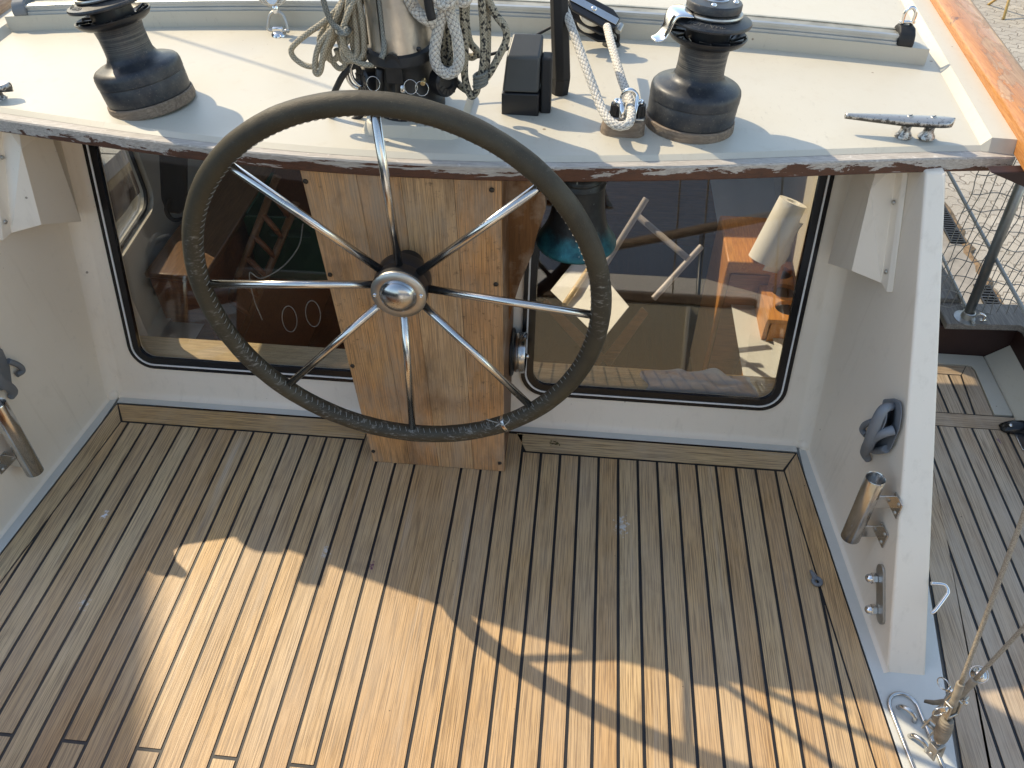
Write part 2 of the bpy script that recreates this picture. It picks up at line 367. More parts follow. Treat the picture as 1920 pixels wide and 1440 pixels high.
M['roof_tile'] = m_simple('roof_sheet', (.09, .07, .06), .8, 0, 10, .2, .2)
M['bamboo'] = m_wood('pale_varnished_wood', (.62, .44, .16), (.48, .31, .10), None, 'Z', .4)

M['int_orange'] = m_wood('orange_mahogany', (.70, .33, .09), (.50, .20, .05), None, 'Y', .35)
M['int_light2'] = m_wood('brown_wood', (.26, .13, .05), (.17, .08, .03), None, 'Y', .35)
M['tubes'] = m_simple('off_white_tube', (.45, .40, .38), .4)

# ------------------------------------------------------------------ mesh builder
class MB:
    def __init__(s):
        s.bm = bmesh.new(); s.uvl = s.bm.loops.layers.uv.new('UVMap'); s.fl = s.bm.faces.layers.float.new('pid')
        s.pid = random.random()
    def face(s, vs, uvs=None, smooth=False):
        try: f = s.bm.faces.new(vs)
        except ValueError: return None
        f.smooth = smooth; f[s.fl] = s.pid
        if uvs:
            for l, u in zip(f.loops, uvs): l[s.uvl].uv = u
        return f
    def poly(s, pts, uvs=None, smooth=False):
        return s.face([s.bm.verts.new(p) for p in pts], uvs, smooth)
    def prism(s, bot, top, bevel=0, seg=3, uvf=None, smooth=False):
        """closed prism between two loops of equal length"""
        a = [s.bm.verts.new(p) for p in bot]; b = [s.bm.verts.new(p) for p in top]; n = len(a)
        fs = [s.face(a[::-1]), s.face(b)]
        for i in range(n): fs.append(s.face([a[i], a[(i+1) % n], b[(i+1) % n], b[i]]))
        fs = [f for f in fs if f]
        if uvf:
            for f in fs:
                for l in f.loops: l[s.uvl].uv = uvf(l.vert.co)
        if bevel:
            es = list({e for f in fs for e in f.edges})
            r = bmesh.ops.bevel(s.bm, geom=es, offset=bevel, segments=seg, profile=.5, affect='EDGES', clamp_overlap=True)
            for f in r['faces']:
                f[s.fl] = s.pid
                f.smooth = True
        return s
    def box(s, c, size, bevel=0, rot=None, seg=2):
        c = Vector(c); hx, hy, hz = [v/2 for v in size]
        R = rot if rot is not None else Matrix.Identity(3)
        f = lambda x, y, z: c + R @ Vector((x*hx, y*hy, z*hz))
        s.prism([f(-1, -1, -1), f(1, -1, -1), f(1, 1, -1), f(-1, 1, -1)], [f(-1, -1, 1), f(1, -1, 1), f(1, 1, 1), f(-1, 1, 1)], bevel, seg)
        return s
    def lathe(s, prof, c=(0, 0, 0), axis=(0, 0, 1), seg=40, smooth=True, sx=1, sy=1, x=None):
        c = Vector(c); z = Vector(axis).normalized()
        if x is None: x = z.orthogonal().normalized()
        else: x = (Vector(x) - z*Vector(x).dot(z)).normalized()
        y = z.cross(x); rings = []
        for r, h in prof:
            if r <= 1e-6: rings.append([s.bm.verts.new(c+z*h)])
            else: rings.append([s.bm.verts.new(c+z*h+x*(r*sx*cos(2*pi*i/seg))+y*(r*sy*sin(2*pi*i/seg))) for i in range(seg)])
        for a, b in zip(rings, rings[1:]):
            for i in range(seg):
                j = (i+1) % seg
                if len(a) == 1 and len(b) == 1: continue
                if len(a) == 1: s.face([a[0], b[j], b[i]], smooth=smooth)
                elif len(b) == 1: s.face([a[i], a[j], b[0]], smooth=smooth)
                else: s.face([a[i], a[j], b[j], b[i]], smooth=smooth)
        return s
    def tube(s, pts, r=.01, seg=10, closed=False, caps=True, sub=0, flat=1.0, rf=None, up=None, v0=0.0):
        P = [Vector(p) for p in pts]
        if sub:
            Q = []; n = len(P)
            rng = range(n) if closed else range(n-1)
            for i in rng:
                p0 = P[i-1] if (i > 0 or closed) else P[0]*2-P[1]
                p1 = P[i]; p2 = P[(i+1) % n]
                p3 = P[(i+2) % n] if (i+2 < n or closed) else P[-1]*2-P[-2]
                for k in range(sub):
                    t = k/sub
                    Q.append(.5*((2*p1)+(p2-p0)*t+(2*p0-5*p1+4*p2-p3)*t*t+(3*p1-p0-3*p2+p3)*t**3))
            if not closed: Q.append(P[-1])
            P = Q
        n = len(P); rings = []; L = 0; us = []
        T = []
        for i in range(n):
            a = P[i-1] if (i > 0 or closed) else P[i]; b = P[(i+1) % n] if (i < n-1 or closed) else P[i]
            d = (b-a); T.append(d.normalized() if d.length > 1e-9 else Vector((0, 0, 1)))
        nrm = Vector(up) if up is not None else T[0].orthogonal()
        for i in range(n):
            if i: L += (P[i]-P[i-1]).length
            us.append(L)
            nrm = nrm - T[i]*nrm.dot(T[i])
            if nrm.length < 1e-6: nrm = T[i].orthogonal()
            nrm.normalize(); bn = T[i].cross(nrm)
            rr = r(i/(n-1)) if callable(r) else r
            ring = []
            for k in range(seg):
                a = 2*pi*k/seg; q = rr*(rf(L, k/seg) if rf else 1)
                ring.append(s.bm.verts.new(P[i]+nrm*(cos(a)*q)+bn*(sin(a)*q*flat)))
            rings.append(ring)
        m = n if closed else n-1
        for i in range(m):
            a, b = rings[i], rings[(i+1) % n]
            u0, u1 = us[i], (us[i+1] if i+1 < n else L+(P[0]-P[-1]).length)
            for k in range(seg):
                j = (k+1) % seg
                s.face([a[k], a[j], b[j], b[k]], [(u0, k/seg+v0), (u0, (k+1)/seg+v0), (u1, (k+1)/seg+v0), (u1, k/seg+v0)], True)
        if caps and not closed:
            s.face(rings[0][::-1]); s.face(rings[-1])
        return s
    def plate(s, outer, holes, fn, th, smooth_hole=True):
        """2-D outline with holes, mapped by fn(u, v, w) to 3-D; front at w=0, back at w=-th"""
        for w_ in (0, -th):
            loops = []
            for lp in [outer]+holes:
                vs = [s.bm.verts.new(fn(u, v, w_)) for u, v in lp]
                es = [s.bm.edges.new((vs[i], vs[(i+1) % len(vs)])) for i in range(len(vs))]
                loops.append((vs, es))
            g = bmesh.ops.triangle_fill(s.bm, use_beauty=True, use_dissolve=False, edges=[e for _, es in loops for e in es])
            for f in g['geom']:
                if isinstance(f, bmesh.types.BMFace): f[s.fl] = s.pid
            if w_ == 0: front = loops
            else: back = loops
        for (a, _), (b, _) in zip(front, back):
            n = len(a)
            for i in range(n): s.face([a[i], b[i], b[(i+1) % n], a[(i+1) % n]], smooth=False)
        return s
    def cyl(s, a, b, r, seg=20, r2=None, bev=0):
        a = Vector(a); b = Vector(b); L = (b-a).length; r2 = r if r2 is None else r2
        if bev: pr = [(0, 0), (r-bev, 0), (r, bev), (r2, L-bev), (r2-bev, L), (0, L)]
        else: pr = [(0, 0), (r, 0), (r2, L), (0, L)]
        v0 = set(s.bm.faces)
        s.lathe(pr, a, b-a, seg, smooth=True)
        for f in s.bm.faces:
            if f not in v0 and len(f.verts) == 3: f.smooth = False
        return s
    def sphere(s, c, r, seg=16, sz=1):
        n = seg//2
        return s.lathe([(r*sin(pi*i/n), -r*sz*cos(pi*i/n)) for i in range(n+1)], c, (0, 0, 1), seg)

ROOTS = {}
def root_loc(p):
    while p.parent is not None: p = p.parent
    return ROOTS.get(p.name, Vector((0, 0, 0)))
def obj(name, mb, m, parent=None, label=None, local=False, autosm=None):
    me = bpy.data.meshes.new(name)
    if parent is not None and not local:
        l = root_loc(parent); bmesh.ops.translate(mb.bm, vec=-l, verts=mb.bm.verts)
    bmesh.ops.recalc_face_normals(mb.bm, faces=mb.bm.faces)
    mb.bm.to_mesh(me); mb.bm.free()
    o = bpy.data.objects.new(name, me); sc.collection.objects.link(o)
    for x in (m if isinstance(m, list) else [m]): me.materials.append(x)
    if autosm:
        me.polygons.foreach_set('use_smooth', [True]*len(me.polygons))
        try: me.set_sharp_from_angle(angle=radians(autosm))
        except Exception: pass
    if parent is not None: o.parent = parent
    if label: o['label'] = label
    return o
def thing(name, label, cat, loc=(0, 0, 0), group=None):
    o = bpy.data.objects.new(name, None); sc.collection.objects.link(o); o.empty_display_size = .05
    o.location = loc; o['label'] = label; o['category'] = cat; ROOTS[o.name] = Vector(loc)
    if group: o['group'] = group
    return o
def tag(o, label, cat, group=None):
    o['label'] = label; o['category'] = cat
    if group: o['group'] = group
    return o
def struct(name, mb, m, label=None):
    o = obj(name, mb, m); o['kind'] = 'structure'
    if label: o['label'] = label
    return o
def stand(o, loc):
    """move a one-mesh thing's origin to loc, leaving the mesh where it is"""
    loc = Vector(loc); o.data.transform(Matrix.Translation(-loc)); o.location = loc; return o
def rr(x0, x1, y0, y1, r, n=8):
    P = []
    for cx, cy, a0 in ((x1-r, y1-r, 0), (x0+r, y1-r, 90), (x0+r, y0+r, 180), (x1-r, y0+r, 270)):
        for i in range(n+1):
            a = radians(a0+90*i/n); P.append((cx+r*cos(a), cy+r*sin(a)))
    return P
def text_mesh(txt, size, depth, fn, mb):
    """extruded letters bent onto a surface by fn(u, v, w)"""
    cu = bpy.data.curves.new('t', 'FONT'); cu.body = txt; cu.size = size; cu.extrude = depth; cu.align_x = 'CENTER'
    cu.resolution_u = 3
    to = bpy.data.objects.new('t', cu); sc.collection.objects.link(to)
    dg = bpy.context.evaluated_depsgraph_get(); me = bpy.data.meshes.new_from_object(to.evaluated_get(dg))
    vs = [mb.bm.verts.new(fn(v.co.x, v.co.y, v.co.z)) for v in me.vertices]
    for p in me.polygons: mb.face([vs[i] for i in p.vertices])
    bpy.data.objects.remove(to); bpy.data.curves.remove(cu); bpy.data.meshes.remove(me)

# ================================================================== SETTING: decks
GAP = .0034
def clip(poly, a, b, c):
    """keep the part of a polygon where a*x+b*y <= c"""
    out = []
    for i in range(len(poly)):
        p, q = poly[i], poly[(i+1) % len(poly)]
        dp, dq = a*p[0]+b*p[1]-c, a*q[0]+b*q[1]-c
        if dp <= 0: out.append(p)
        if (dp < 0 < dq) or (dq < 0 < dp):
            t = dp/(dp-dq); out.append((p[0]+(q[0]-p[0])*t, p[1]+(q[1]-p[1])*t))
    return out
def plank(mb, poly, along='y', z=0.0, th=.004):
    if len(poly) < 3: return
    A = sum(poly[i][0]*poly[(i+1) % len(poly)][1]-poly[(i+1) % len(poly)][0]*poly[i][1] for i in range(len(poly)))/2
    if abs(A) < 4e-5: return
    if A < 0: poly = poly[::-1]
    mb.pid = random.random()
    uvf = (lambda co: (co.y, co.x)) if along == 'y' else (lambda co: (co.x, co.y))
    mb.prism([(x, y, z-th) for x, y in poly], [(x, y, z) for x, y in poly], uvf=uvf)
XIN = lambda y: .598+(1.339-y)*.0885                 # outer edge of the main deck teak (right side)
XO = lambda y: max(.771+(y-.593)*.146, XIN(y)+.05)   # inner edge of the side deck teak
A0 = .0885
mb = MB(); WM = .044; YA = -1.3
xr = [-.246+.0489*i for i in range(24)]; xl = [-.365-.0489*i for i in range(24)]
lanes = [(-.365, -.246)]+[(xr[i], xr[i+1]) for i in range(23)]+[(xl[i+1], xl[i]) for i in range(23)]
YM = 1.2775
cR = XIN(0)-WM-GAP                                     # x + A0*y <= cR
butt = {}
for i, (a, b) in enumerate(lanes):
    ytop = YM-GAP if not (-.50 < (a+b)/2 < -.12) else 1.335
    cuts = [YA, ytop]
    k = round((a+b)/2/.0489)
    if i and k % 3 == 0: cuts = [YA, .478, ytop]
    elif i and k % 3 == 1: cuts = [YA, -.35, ytop]
    for y0, y1 in zip(cuts, cuts[1:]):
        q = [(a+GAP, y0+(GAP if y0 > YA else 0)), (b-GAP, y0+(GAP if y0 > YA else 0)), (b-GAP, y1-(GAP if y1 < ytop else 0)), (a+GAP, y1-(GAP if y1 < ytop else 0))]
        q = clip(q, 1, A0, cR); q = clip(q, -1, A0, cR-2*AX)
        plank(mb, q)
# margin planks with mitred corners
def mir(P): return [(2*AX-x, y) for x, y in P]
xi = lambda y: XIN(y)-WM
rm = [(XIN(YA), YA), (XIN(1.337), 1.337), (xi(YM)+.001, YM), (xi(YA), YA)]
plank(mb, rm); plank(mb, mir(rm))
fm = [(-.118, 1.337), (XIN(1.337)-.004, 1.337), (xi(YM)-.004, YM+GAP), (-.090, YM+GAP)]
plank(mb, fm, 'x'); plank(mb, mir([(-.098, 1.337), (XIN(1.337)-.004, 1.337), (xi(YM)-.004, YM+GAP), (-.098, YM+GAP)]), 'x')
teak = struct('deck', mb, M['teak'])
mb = MB(); mb.poly([(XIN(YA)+.003, YA, -.0016), (XIN(1.34)+.003, 1.341, -.0016), (2*AX-XIN(1.34)-.003, 1.341, -.0016), (2*AX-XIN(YA)-.003, YA, -.0016)])
struct('deck_caulking', mb, M['caulk'])
# painted hull deck under and between the teak
mb = MB()
for sgn in (1, -1):
    f = (lambda x: x) if sgn > 0 else (lambda x: 2*AX-x)
    for i in range(12):
        y0, y1 = YA+i*(3.1-YA)/12, YA+(i+1)*(3.1-YA)/12
        e = lambda y: XIN(min(y, 1.339)) + .0035
        mb.poly([(f(e(y0)), y0, .001), (f(XO(y0)-.003), y0, .001), (f(XO(y1)-.003), y1, .001), (f(e(y1)), y1, .001)])
    mb.poly([(f(.5), YA, -.012), (f(1.262), YA, -.012), (f(1.262), 1.79, -.012), (f(1.08), 1.81, -.012), (f(.98), 3.1, -.012), (f(.5), 3.1, -.012)])
mb.poly([(2*AX-.6012, 1.3425, .001), (.6012, 1.3425, .001), (.6012, 1.46, .001), (2*AX-.6012, 1.46, .001)])
struct('painted_deck', mb, M['gel_grey'])
# side decks
for sgn in (1, -1):
    f = (lambda x: x) if sgn > 0 else (lambda x: 2*AX-x)
    mb = MB(); seams = [1.029+.0437*k for k in range(-9, 8)]
    ms = .146
    for a, b in zip(seams, seams[1:]):
        q = [(a+GAP, YA), (b-GAP, YA), (b-GAP, 1.475-GAP), (a+GAP, 1.475-GAP)]
        q = clip(q, -1, ms, -(.771-.593*ms)-.051-GAP)      # right of the inner margin plank
        plank(mb, [(f(x), y) for x, y in q])
        q = [(a+GAP, 1.525), (b-GAP, 1.525), (b-GAP, 1.676), (a+GAP, 1.676)]
        q = clip(q, 1, -.08, 1.102-.08*1.6-GAP); q = clip(q, -1, ms, -(.771-.593*ms)-.051-GAP)
        plank(mb, [(f(x), y) for x, y in q])
    plank(mb, [(f(x), y) for x, y in [(XO(.3), .3), (XO(.3)+.051, .3), (XO(1.472)+.051, 1.472), (XO(1.472), 1.472)]])
    plank(mb, [(f(x), y) for x, y in [(XO(.3), YA), (XO(.3)+.051, YA), (XO(.3)+.051, .297), (XO(.3), .297)]])
    plank(mb, [(f(x), y) for x, y in [(.89, 1.475), (1.225, 1.475), (1.225, 1.525-GAP), (.89, 1.525-GAP)]], 'x')
    plank(mb, [(f(x), y) for x, y in [(1.099, 1.525), (1.143, 1.525), (1.150, 1.70), (1.145, 1.713), (1.134, 1.7175), (1.1105, 1.679)]])
    plank(mb, [(f(x), y) for x, y in [(.92, 1.676+GAP), (1.108, 1.676+GAP), (1.132, 1.7175), (.92, 1.7175)]], 'x')
    struct('side_deck', mb, M['teak_side'])
    mb = MB()
    mb.poly([(f(x), y, -.0016) for x, y in [(XO(YA), YA), (XO(.3)-.004, .3), (XO(1.475)-.004, 1.475), (.9, 1.719), (1.136, 1.7195), (1.148, 1.714), (1.152, 1.70), (1.145, 1.525), (1.345, 1.474), (1.345, YA)]])
    struct('side_deck_caulking', mb, M['caulk'])

# ================================================================== DECKHOUSE
def EDGE(x):
    d = x-AX
    return 1.206+(.235*d**2-.052*d**4)
HALF = lambda y: 1.103+.078*(y-1.368)                 # half breadth to the inner edge of the rail
YF = 3.3
house = thing('deckhouse', 'cream moulded deckhouse with two black framed windows and a raised roof', 'deckhouse', (AX, 1.372, 0))
mb = MB(); NX = 44; rows = []
ts = [0, .004]+[(i/16)**1.3 for i in range(1, 17)]
for k, t in enumerate(ts):
    row = []
    for i in range(-2, NX+3):
        s_ = max(0, min(1, i/NX))*2-1
        e0 = EDGE(AX+s_*1.08); y = e0+(YF-e0)*t
        hw = HALF(y)-.060
        x = AX+s_*hw; z = roofz(x)
        if i in (-1, NX+1): x += math.copysign(.014, s_); z = roofz(x)+.017
        if i in (-2, NX+2): x += math.copysign(.066, s_); z = roofz(x)+.019
        if t == 0: z = roofz(x)-.0065
        row.append(mb.bm.verts.new((x, y if t else y-.003, z)))
    rows.append(row)
for a, b in zip(rows, rows[1:]):
    for i in range(len(a)-1): mb.face([a[i], a[i+1], b[i+1], b[i]], smooth=(True if 2 <= i < len(a)-3 else False))
sun_opening = [f for f in mb.bm.faces if -1.12 < f.calc_center_median().x < .33 and 2.12 < f.calc_center_median().y < 2.50]  # unseen roof opening cut to let sun into the cabin
bmesh.ops.delete(mb.bm, geom=sun_opening, context='FACES')
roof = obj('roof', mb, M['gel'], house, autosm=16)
# the inside skin of the roof: soffit aft of the wall and headlining inside, with an added opening for the sun
mb = MB()
def strip(y0f, y1, zoff, x0, x1, n=24):
    for i in range(n):
        a = x0+(x1-x0)*i/n; b = x0+(x1-x0)*(i+1)/n
        mb.poly([(a, y0f(a), roofz(a)-zoff), (b, y0f(b), roofz(b)-zoff), (b, y1, roofz(b)-zoff), (a, y1, roofz(a)-zoff)])
strip(lambda x: EDGE(x)+.001, 1.56, .034, AX-1.12, AX+1.12)
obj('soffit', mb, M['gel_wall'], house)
# bulkhead with window openings
def WALLF(u, v, w_): return Vector((u, 1.372+sin(RK)*v, cos(RK)*v)) + WN*w_
XL0, XL1, XR0, XR1 = -1.160, -.494, -.116, .550
S0, S1 = .092, .79
ringo = lambda x0, x1, ins, r: rr(x0+ins, x1-ins, S0+ins, S1-ins, r-ins*.8)
FR = .031
mb = MB()
mb.plate([(2*AX-.648, -.02), (.648, -.02), (.648, .85), (2*AX-.648, .85)], [ringo(XL0, XL1, FR-.004, .062), ringo(XR0, XR1, FR-.004, .062)], WALLF, .016)
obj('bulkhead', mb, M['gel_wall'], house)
for k, (a, b) in enumerate(((XL0, XL1), (XR0, XR1))):
    mb = MB(); mb.plate(ringo(a, b, 0, .062), [ringo(a, b, FR, .062)], lambda u, v, w_: WALLF(u, v, w_+.006), .012)
    win = obj('window', mb, M['black_gloss'], house)
    mb = MB(); mb.plate(ringo(a, b, .0105, .062), [ringo(a, b, .0145, .062)], lambda u, v, w_: WALLF(u, v, w_+.0085), .003)
    obj('trim_line', mb, M['gel_edge'], win)
    mb = MB(); mb.plate(ringo(a, b, FR-.006, .062), [], lambda u, v, w_: WALLF(u, v, w_-.004), .005)
    obj('pane', mb, M['glass'], win)
# wings
INX = lambda y: .628+(1.377-y)*.0924
def wing(sg):
    f = (lambda x: x) if sg > 0 else (lambda x: 2*AX-x)
    P = [(1.41, -.01), (.760, -.01), (1.345, .790), (1.40, .794), (1.40, .803), (1.585, .803), (1.585, -.01)]
    if sg < 0: P = [(1.445, -.01), (.760, -.01), (1.08, .39), (1.165, .424), (1.276, .557), (1.36, .65), (1.435, .788), (1.44, .794), (1.445, .803), (1.585, .803), (1.585, -.01)]
    mb = MB()
    a = [(f(INX(y)), y, z) for y, z in P]; b = [(f(INX(y)+.076-.040*max(0, z)/.8), y, z) for y, z in P]
    mb.prism(a, b, bevel=.013, seg=4)
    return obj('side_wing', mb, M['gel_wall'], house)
wing(1); wing(-1)
# coved fillets: wing to wall, and along the foot of walls
def fillet(mb, path, d1, d2, r, n=6):
    """concave quarter fillet along a path; d1, d2 are the directions lying in the two faces"""
    rows = []
    for p in path:
        p = Vector(p); row = []
        for i in range(n+1):
            a = pi/2*i/n
            row.append(mb.bm.verts.new(p+d1*(r*(1-sin(a)))+d2*(r*(1-cos(a)))))
        rows.append(row)
    for a, b in zip(rows, rows[1:]):
        for i in range(n): mb.face([a[i], a[i+1], b[i+1], b[i]], smooth=True)
mb = MB(); up = Vector((0, sin(RK), cos(RK)))
for sg in (1, -1):
    f = (lambda p: Vector(p)) if sg > 0 else (lambda p: mirror(Vector(p)))
    pth = []
    for i in range(9):
        s_ = .84*i/8; y = 1.372+sin(RK)*s_; pth.append(f((INX(y)+.001, y+.001, cos(RK)*s_)))
    fillet(mb, pth, Vector((-sg, 0, 0)), Vector((.0924*sg, -1, 0)).normalized(), .038)
    pth = [f((INX(y)+.001, y, .0005)) for y in (1.375, 1.1, .9, .765)]
    fillet(mb, pth, Vector((-sg, -.05, 0)), Vector((0, 0, 1)), .011, 4)
pth = [(x, 1.3725, .0005) for x in (2*AX-.63, -.51)]; fillet(mb, pth, Vector((0, -1, 0)), Vector((0, .28, 1)).normalized(), .013, 4)
pth = [(x, 1.3725, .0005) for x in (-.136, .63)]; fillet(mb, pth, Vector((0, -1, 0)), Vector((0, .28, 1)).normalized(), .013, 4)
for sg in (1, -1): mb.sphere(Vector((AX+sg*(.9265), 1.366, .004)), .017, 16)
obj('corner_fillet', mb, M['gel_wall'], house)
# side walls with a window opening on the left, inner lining and cabin sole
for sg in (1, -1):
    f = (lambda x: x) if sg > 0 else (lambda x: 2*AX-x)
    mb = MB()
    hole = rr(1.60, 1.95, .245, .63, .06)
    mb.plate([(1.40, -.7), (YF, -.7), (YF, .80), (1.40, .80)], [hole], lambda u, v, w_: (f(.665+.083*(u-1.37)-w_), u, v), -.04)
    obj('side_wall', mb, M['gel'], house)
    mb = MB()
    mb.plate([(1.46, -.7), (YF, -.7), (YF, .80), (1.665, .80)], [rr(1.592, 1.96, .235, .64, .065)], lambda u, v, w_: (f(.655+.083*(u-1.37)-w_), u, v), -.008)
    obj('lining', mb, M['int_wood'], house)
    mb = MB()
    mb.plate(rr(1.588, 1.975, .22, .655, .085), [rr(1.612, 1.940, .255, .62, .05)], lambda u, v, w_: (f(.650+.083*(u-1.37)-w_), u, v), -.008)
    sw = obj('side_window', mb, M['black_matte'], house)
    mb = MB(); mb.plate(rr(1.605, 1.945, .25, .625, .05), [], lambda u, v, w_: (f(.672+.083*(u-1.37)-w_), u, v), -.005)
    obj('pane', mb, M['glass'], sw)
mb = MB(); strip(lambda x: 1.58, 2.10, .03, AX-1.0, AX+1.0); obj('headlining', mb, M['headlining'], house)
mb = MB(); strip(lambda x: 2.52, YF, .03, AX-1.0, AX+1.0); obj('headlining', mb, M['headlining'], house)
mb = MB(); mb.box((AX, YF, 0), (2.3, .04, 1.6)); obj('front_wall', mb, M['int_wood'], house)
mb = MB(); mb.box((AX, 2.35, -.70), (2.2, 1.96, .02)); obj('cabin_sole', mb, M['int_floor'], house)
mb = MB()
mb.box((AX, 1.478, .072), (1.86, .112, .014), .004)
ledge = obj('dash_shelf', mb, M['int_light'], house)
mb = MB(); mb.box((AX, 1.5375, .0), (1.86, .006, .14), .002); mb.box((AX, 1.43, .045), (1.86, .004, .05))
obj('shelf_fascia', mb, M['int_wood'], house)
# painted wooden moulding along the aft edge of the roof
mb = MB(); rows = []
prof = [(-.006, -.0068), (.0155, -.0072), (.0175, -.010), (.0175, -.033), (.015, -.036), (.0, -.036)]
N_ = 90
for i in range(N_+1):
    x = AX-1.09+2.195*i/N_; d = (EDGE(x+.001)-EDGE(x-.001))/.002; nn = Vector((d, -1, 0)).normalized()
    rows.append([mb.bm.verts.new(Vector((x, EDGE(x), roofz(x)))+nn*(o_+.0012*sin(i*1.7)*(.3 if q in (1, 2) else 0))+Vector((0, 0, z_))) for q, (o_, z_) in enumerate(prof)])
for a, b in zip(rows, rows[1:]):
    for i in range(len(a)-1): mb.face([a[i], a[i+1], b[i+1], b[i]], smooth=False)
for r_ in (rows[0], rows[-1]): mb.face(r_)
obj('roof_moulding', mb, M['trim'], house, 'weathered wooden edge moulding with flaking brown paint')
# riser that carries the traveller track
mb = MB(); pts = []
nb = 30
lo, hi = AX-1.083, AX+1.046
for i in range(nb):
    a = lo+(hi-lo)*i/nb; b = lo+(hi-lo)*(i+1)/nb
    for (y0, z0, y1, z1) in ((1.785, 0, 1.788, .034), (1.788, .034, 1.90, .034), (1.90, .034, 1.903, 0)):
        mb.poly([(a, y0, roofz(a)+z0), (b, y0, roofz(b)+z0), (b, y1, roofz(b)+z1), (a, y1, roofz(a)+z1)], smooth=False)
for x in (lo, hi): mb.poly([(x, 1.785, roofz(x)), (x, 1.788, roofz(x)+.034), (x, 1.90, roofz(x)+.034), (x, 1.903, roofz(x))])
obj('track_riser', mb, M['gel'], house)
# mast plinth
pl = RF(757, 250)
PC = Vector((-.312, 1.368, roofz(-.312)))
mb = MB()
a = [(x+PC.x, y+PC.y, PC.z-.004) for x, y in rr(-.090, .100, -.105, .11, .03, 5)]
b = [(x+PC.x, y+PC.y, PC.z+.020) for x, y in rr(-.080, .090, -.096, .10, .03, 5)]
mb.prism(a, b, bevel=.006, seg=3)
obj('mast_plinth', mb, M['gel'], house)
# rails along both roof edges
for sg in (1, -1):
    f = (lambda x: x) if sg > 0 else (lambda x: 2*AX-x)
    mb = MB(); rows = []
    prof = [(0, .004), (0, .030), (.006, .041), (.018, .046), (.068, .046), (.080, .041), (.086, .030), (.086, -.004), (.0, -.004)]
    for i in range(14):
        ys = 1.335 if sg > 0 else 1.405; y = ys+(YF-ys)*i/13; x0 = AX+HALF(y); z0 = roofz(x0)
        rows.append([mb.bm.verts.new((f(x0+u), y, z0+v)) for u, v in prof])
    for a, b in zip(rows, rows[1:]):
        for i in range(len(prof)): j = (i+1) % len(prof); mb.face([a[i], a[j], b[j], b[i]], smooth=True)
    mb.face(rows[0]); mb.face(rows[-1])
    rl = obj('roof_rail', mb, M['varnish'], house, autosm=50)
    mb = MB()
    y0 = 1.36 if sg > 0 else 1.43; x0 = AX+HALF(y0)
    mb.prism([(f(x0-.052), y0-.010, .792), (f(x0+.04), y0-.010, .80), (f(x0+.04), y0-.010, .758), (f(x0+.004), y0-.010, .772)],
             [(f(x0-.052), y0+.016, .792), (f(x0+.04), y0+.016, .80), (f(x0+.04), y0+.016, .758), (f(x0+.004), y0+.016, .772)], .003)
    if sg < 0: mb.box((-1.332, 1.385, .842), (.046, .11, .018), .003)  # unseen block added to cast the bump in the deck shadow
    if sg > 0 or True: obj('corner_knee', mb, M['bulwark'], house)

# pedestal box with teak front
mb = MB(); YP = 1.206
ped = thing('wheel_pedestal', 'teak fronted pedestal box behind the steering wheel, fixed with slotted screws', 'pedestal', (-.32, YP, 0))
xs_ = [-.500, -.398, -.318, -.222, -.138]
skew = lambda x, z: x+.030*max(0, (.82-z)/.82)*max(0, min(1, (-.138-x)/.36))
for a, b in zip(xs_, xs_[1:]):
    mb.pid = random.random(); zt = .815
    mb.prism([(skew(a, .002)+.0004, YP, .002), (skew(b, .002)-.0004, YP, .002), (skew(b, .002)-.0004, YP+.018, .002), (skew(a, .002)+.0004, YP+.018, .002)],
             [(a+.0004, YP, zt), (b-.0004, YP, zt), (b-.0004, YP+.018, zt), (a+.0004, YP+.018, zt)], uvf=lambda co: (co.z, co.x))
obj('front_panel', mb, M['teak_ped'], ped)
for sx_ in (-.138, None):
    mb = MB(); t_ = .016
    if sx_ is not None:
        P = [(YP+.0185, .001), (YP+.0185, .812), (1.612, .812), (1.600, .74), (1.545, .60), (1.49, .42), (1.3715, .001)]
        P = [(y, z) for y, z in P]
        mb.prism([(-.139-t_, y, z) for y, z in P], [(-.139, y, z) for y, z in P], .002, 2)
    else:
        P = [(YP+.0185, .001), (YP+.0185, .812), (1.615, .812), (1.3715, .001)]
        mb.prism([(skew(-.499, z), y, z) for y, z in P], [(skew(-.499, z)+t_, y, z) for y, z in P], .002, 2)
    obj('side_panel', mb, M['box_side'], ped)
for (x, y) in ((573, 340), (922, 356), (619, 515), (930, 533), (661, 686), (700, 846), (937, 868)):
    p = OY(x, y, YP-.001); mb = MB()
    mb.lathe([(0, .0035), (.0030, .0035), (.0048, .0015), (.0050, 0)], p, (0, -1, 0), 16)
    ob = obj('screw', mb, M['dark_screw'], ped)
    mb = MB(); R_ = Matrix.Rotation(random.uniform(-1, 1), 3, 'Y')
    mb.box(p+Vector((0, -.0036, 0)), (.0088, .0008, .0012), rot=R_); obj('slot', mb, M['black'], ob)

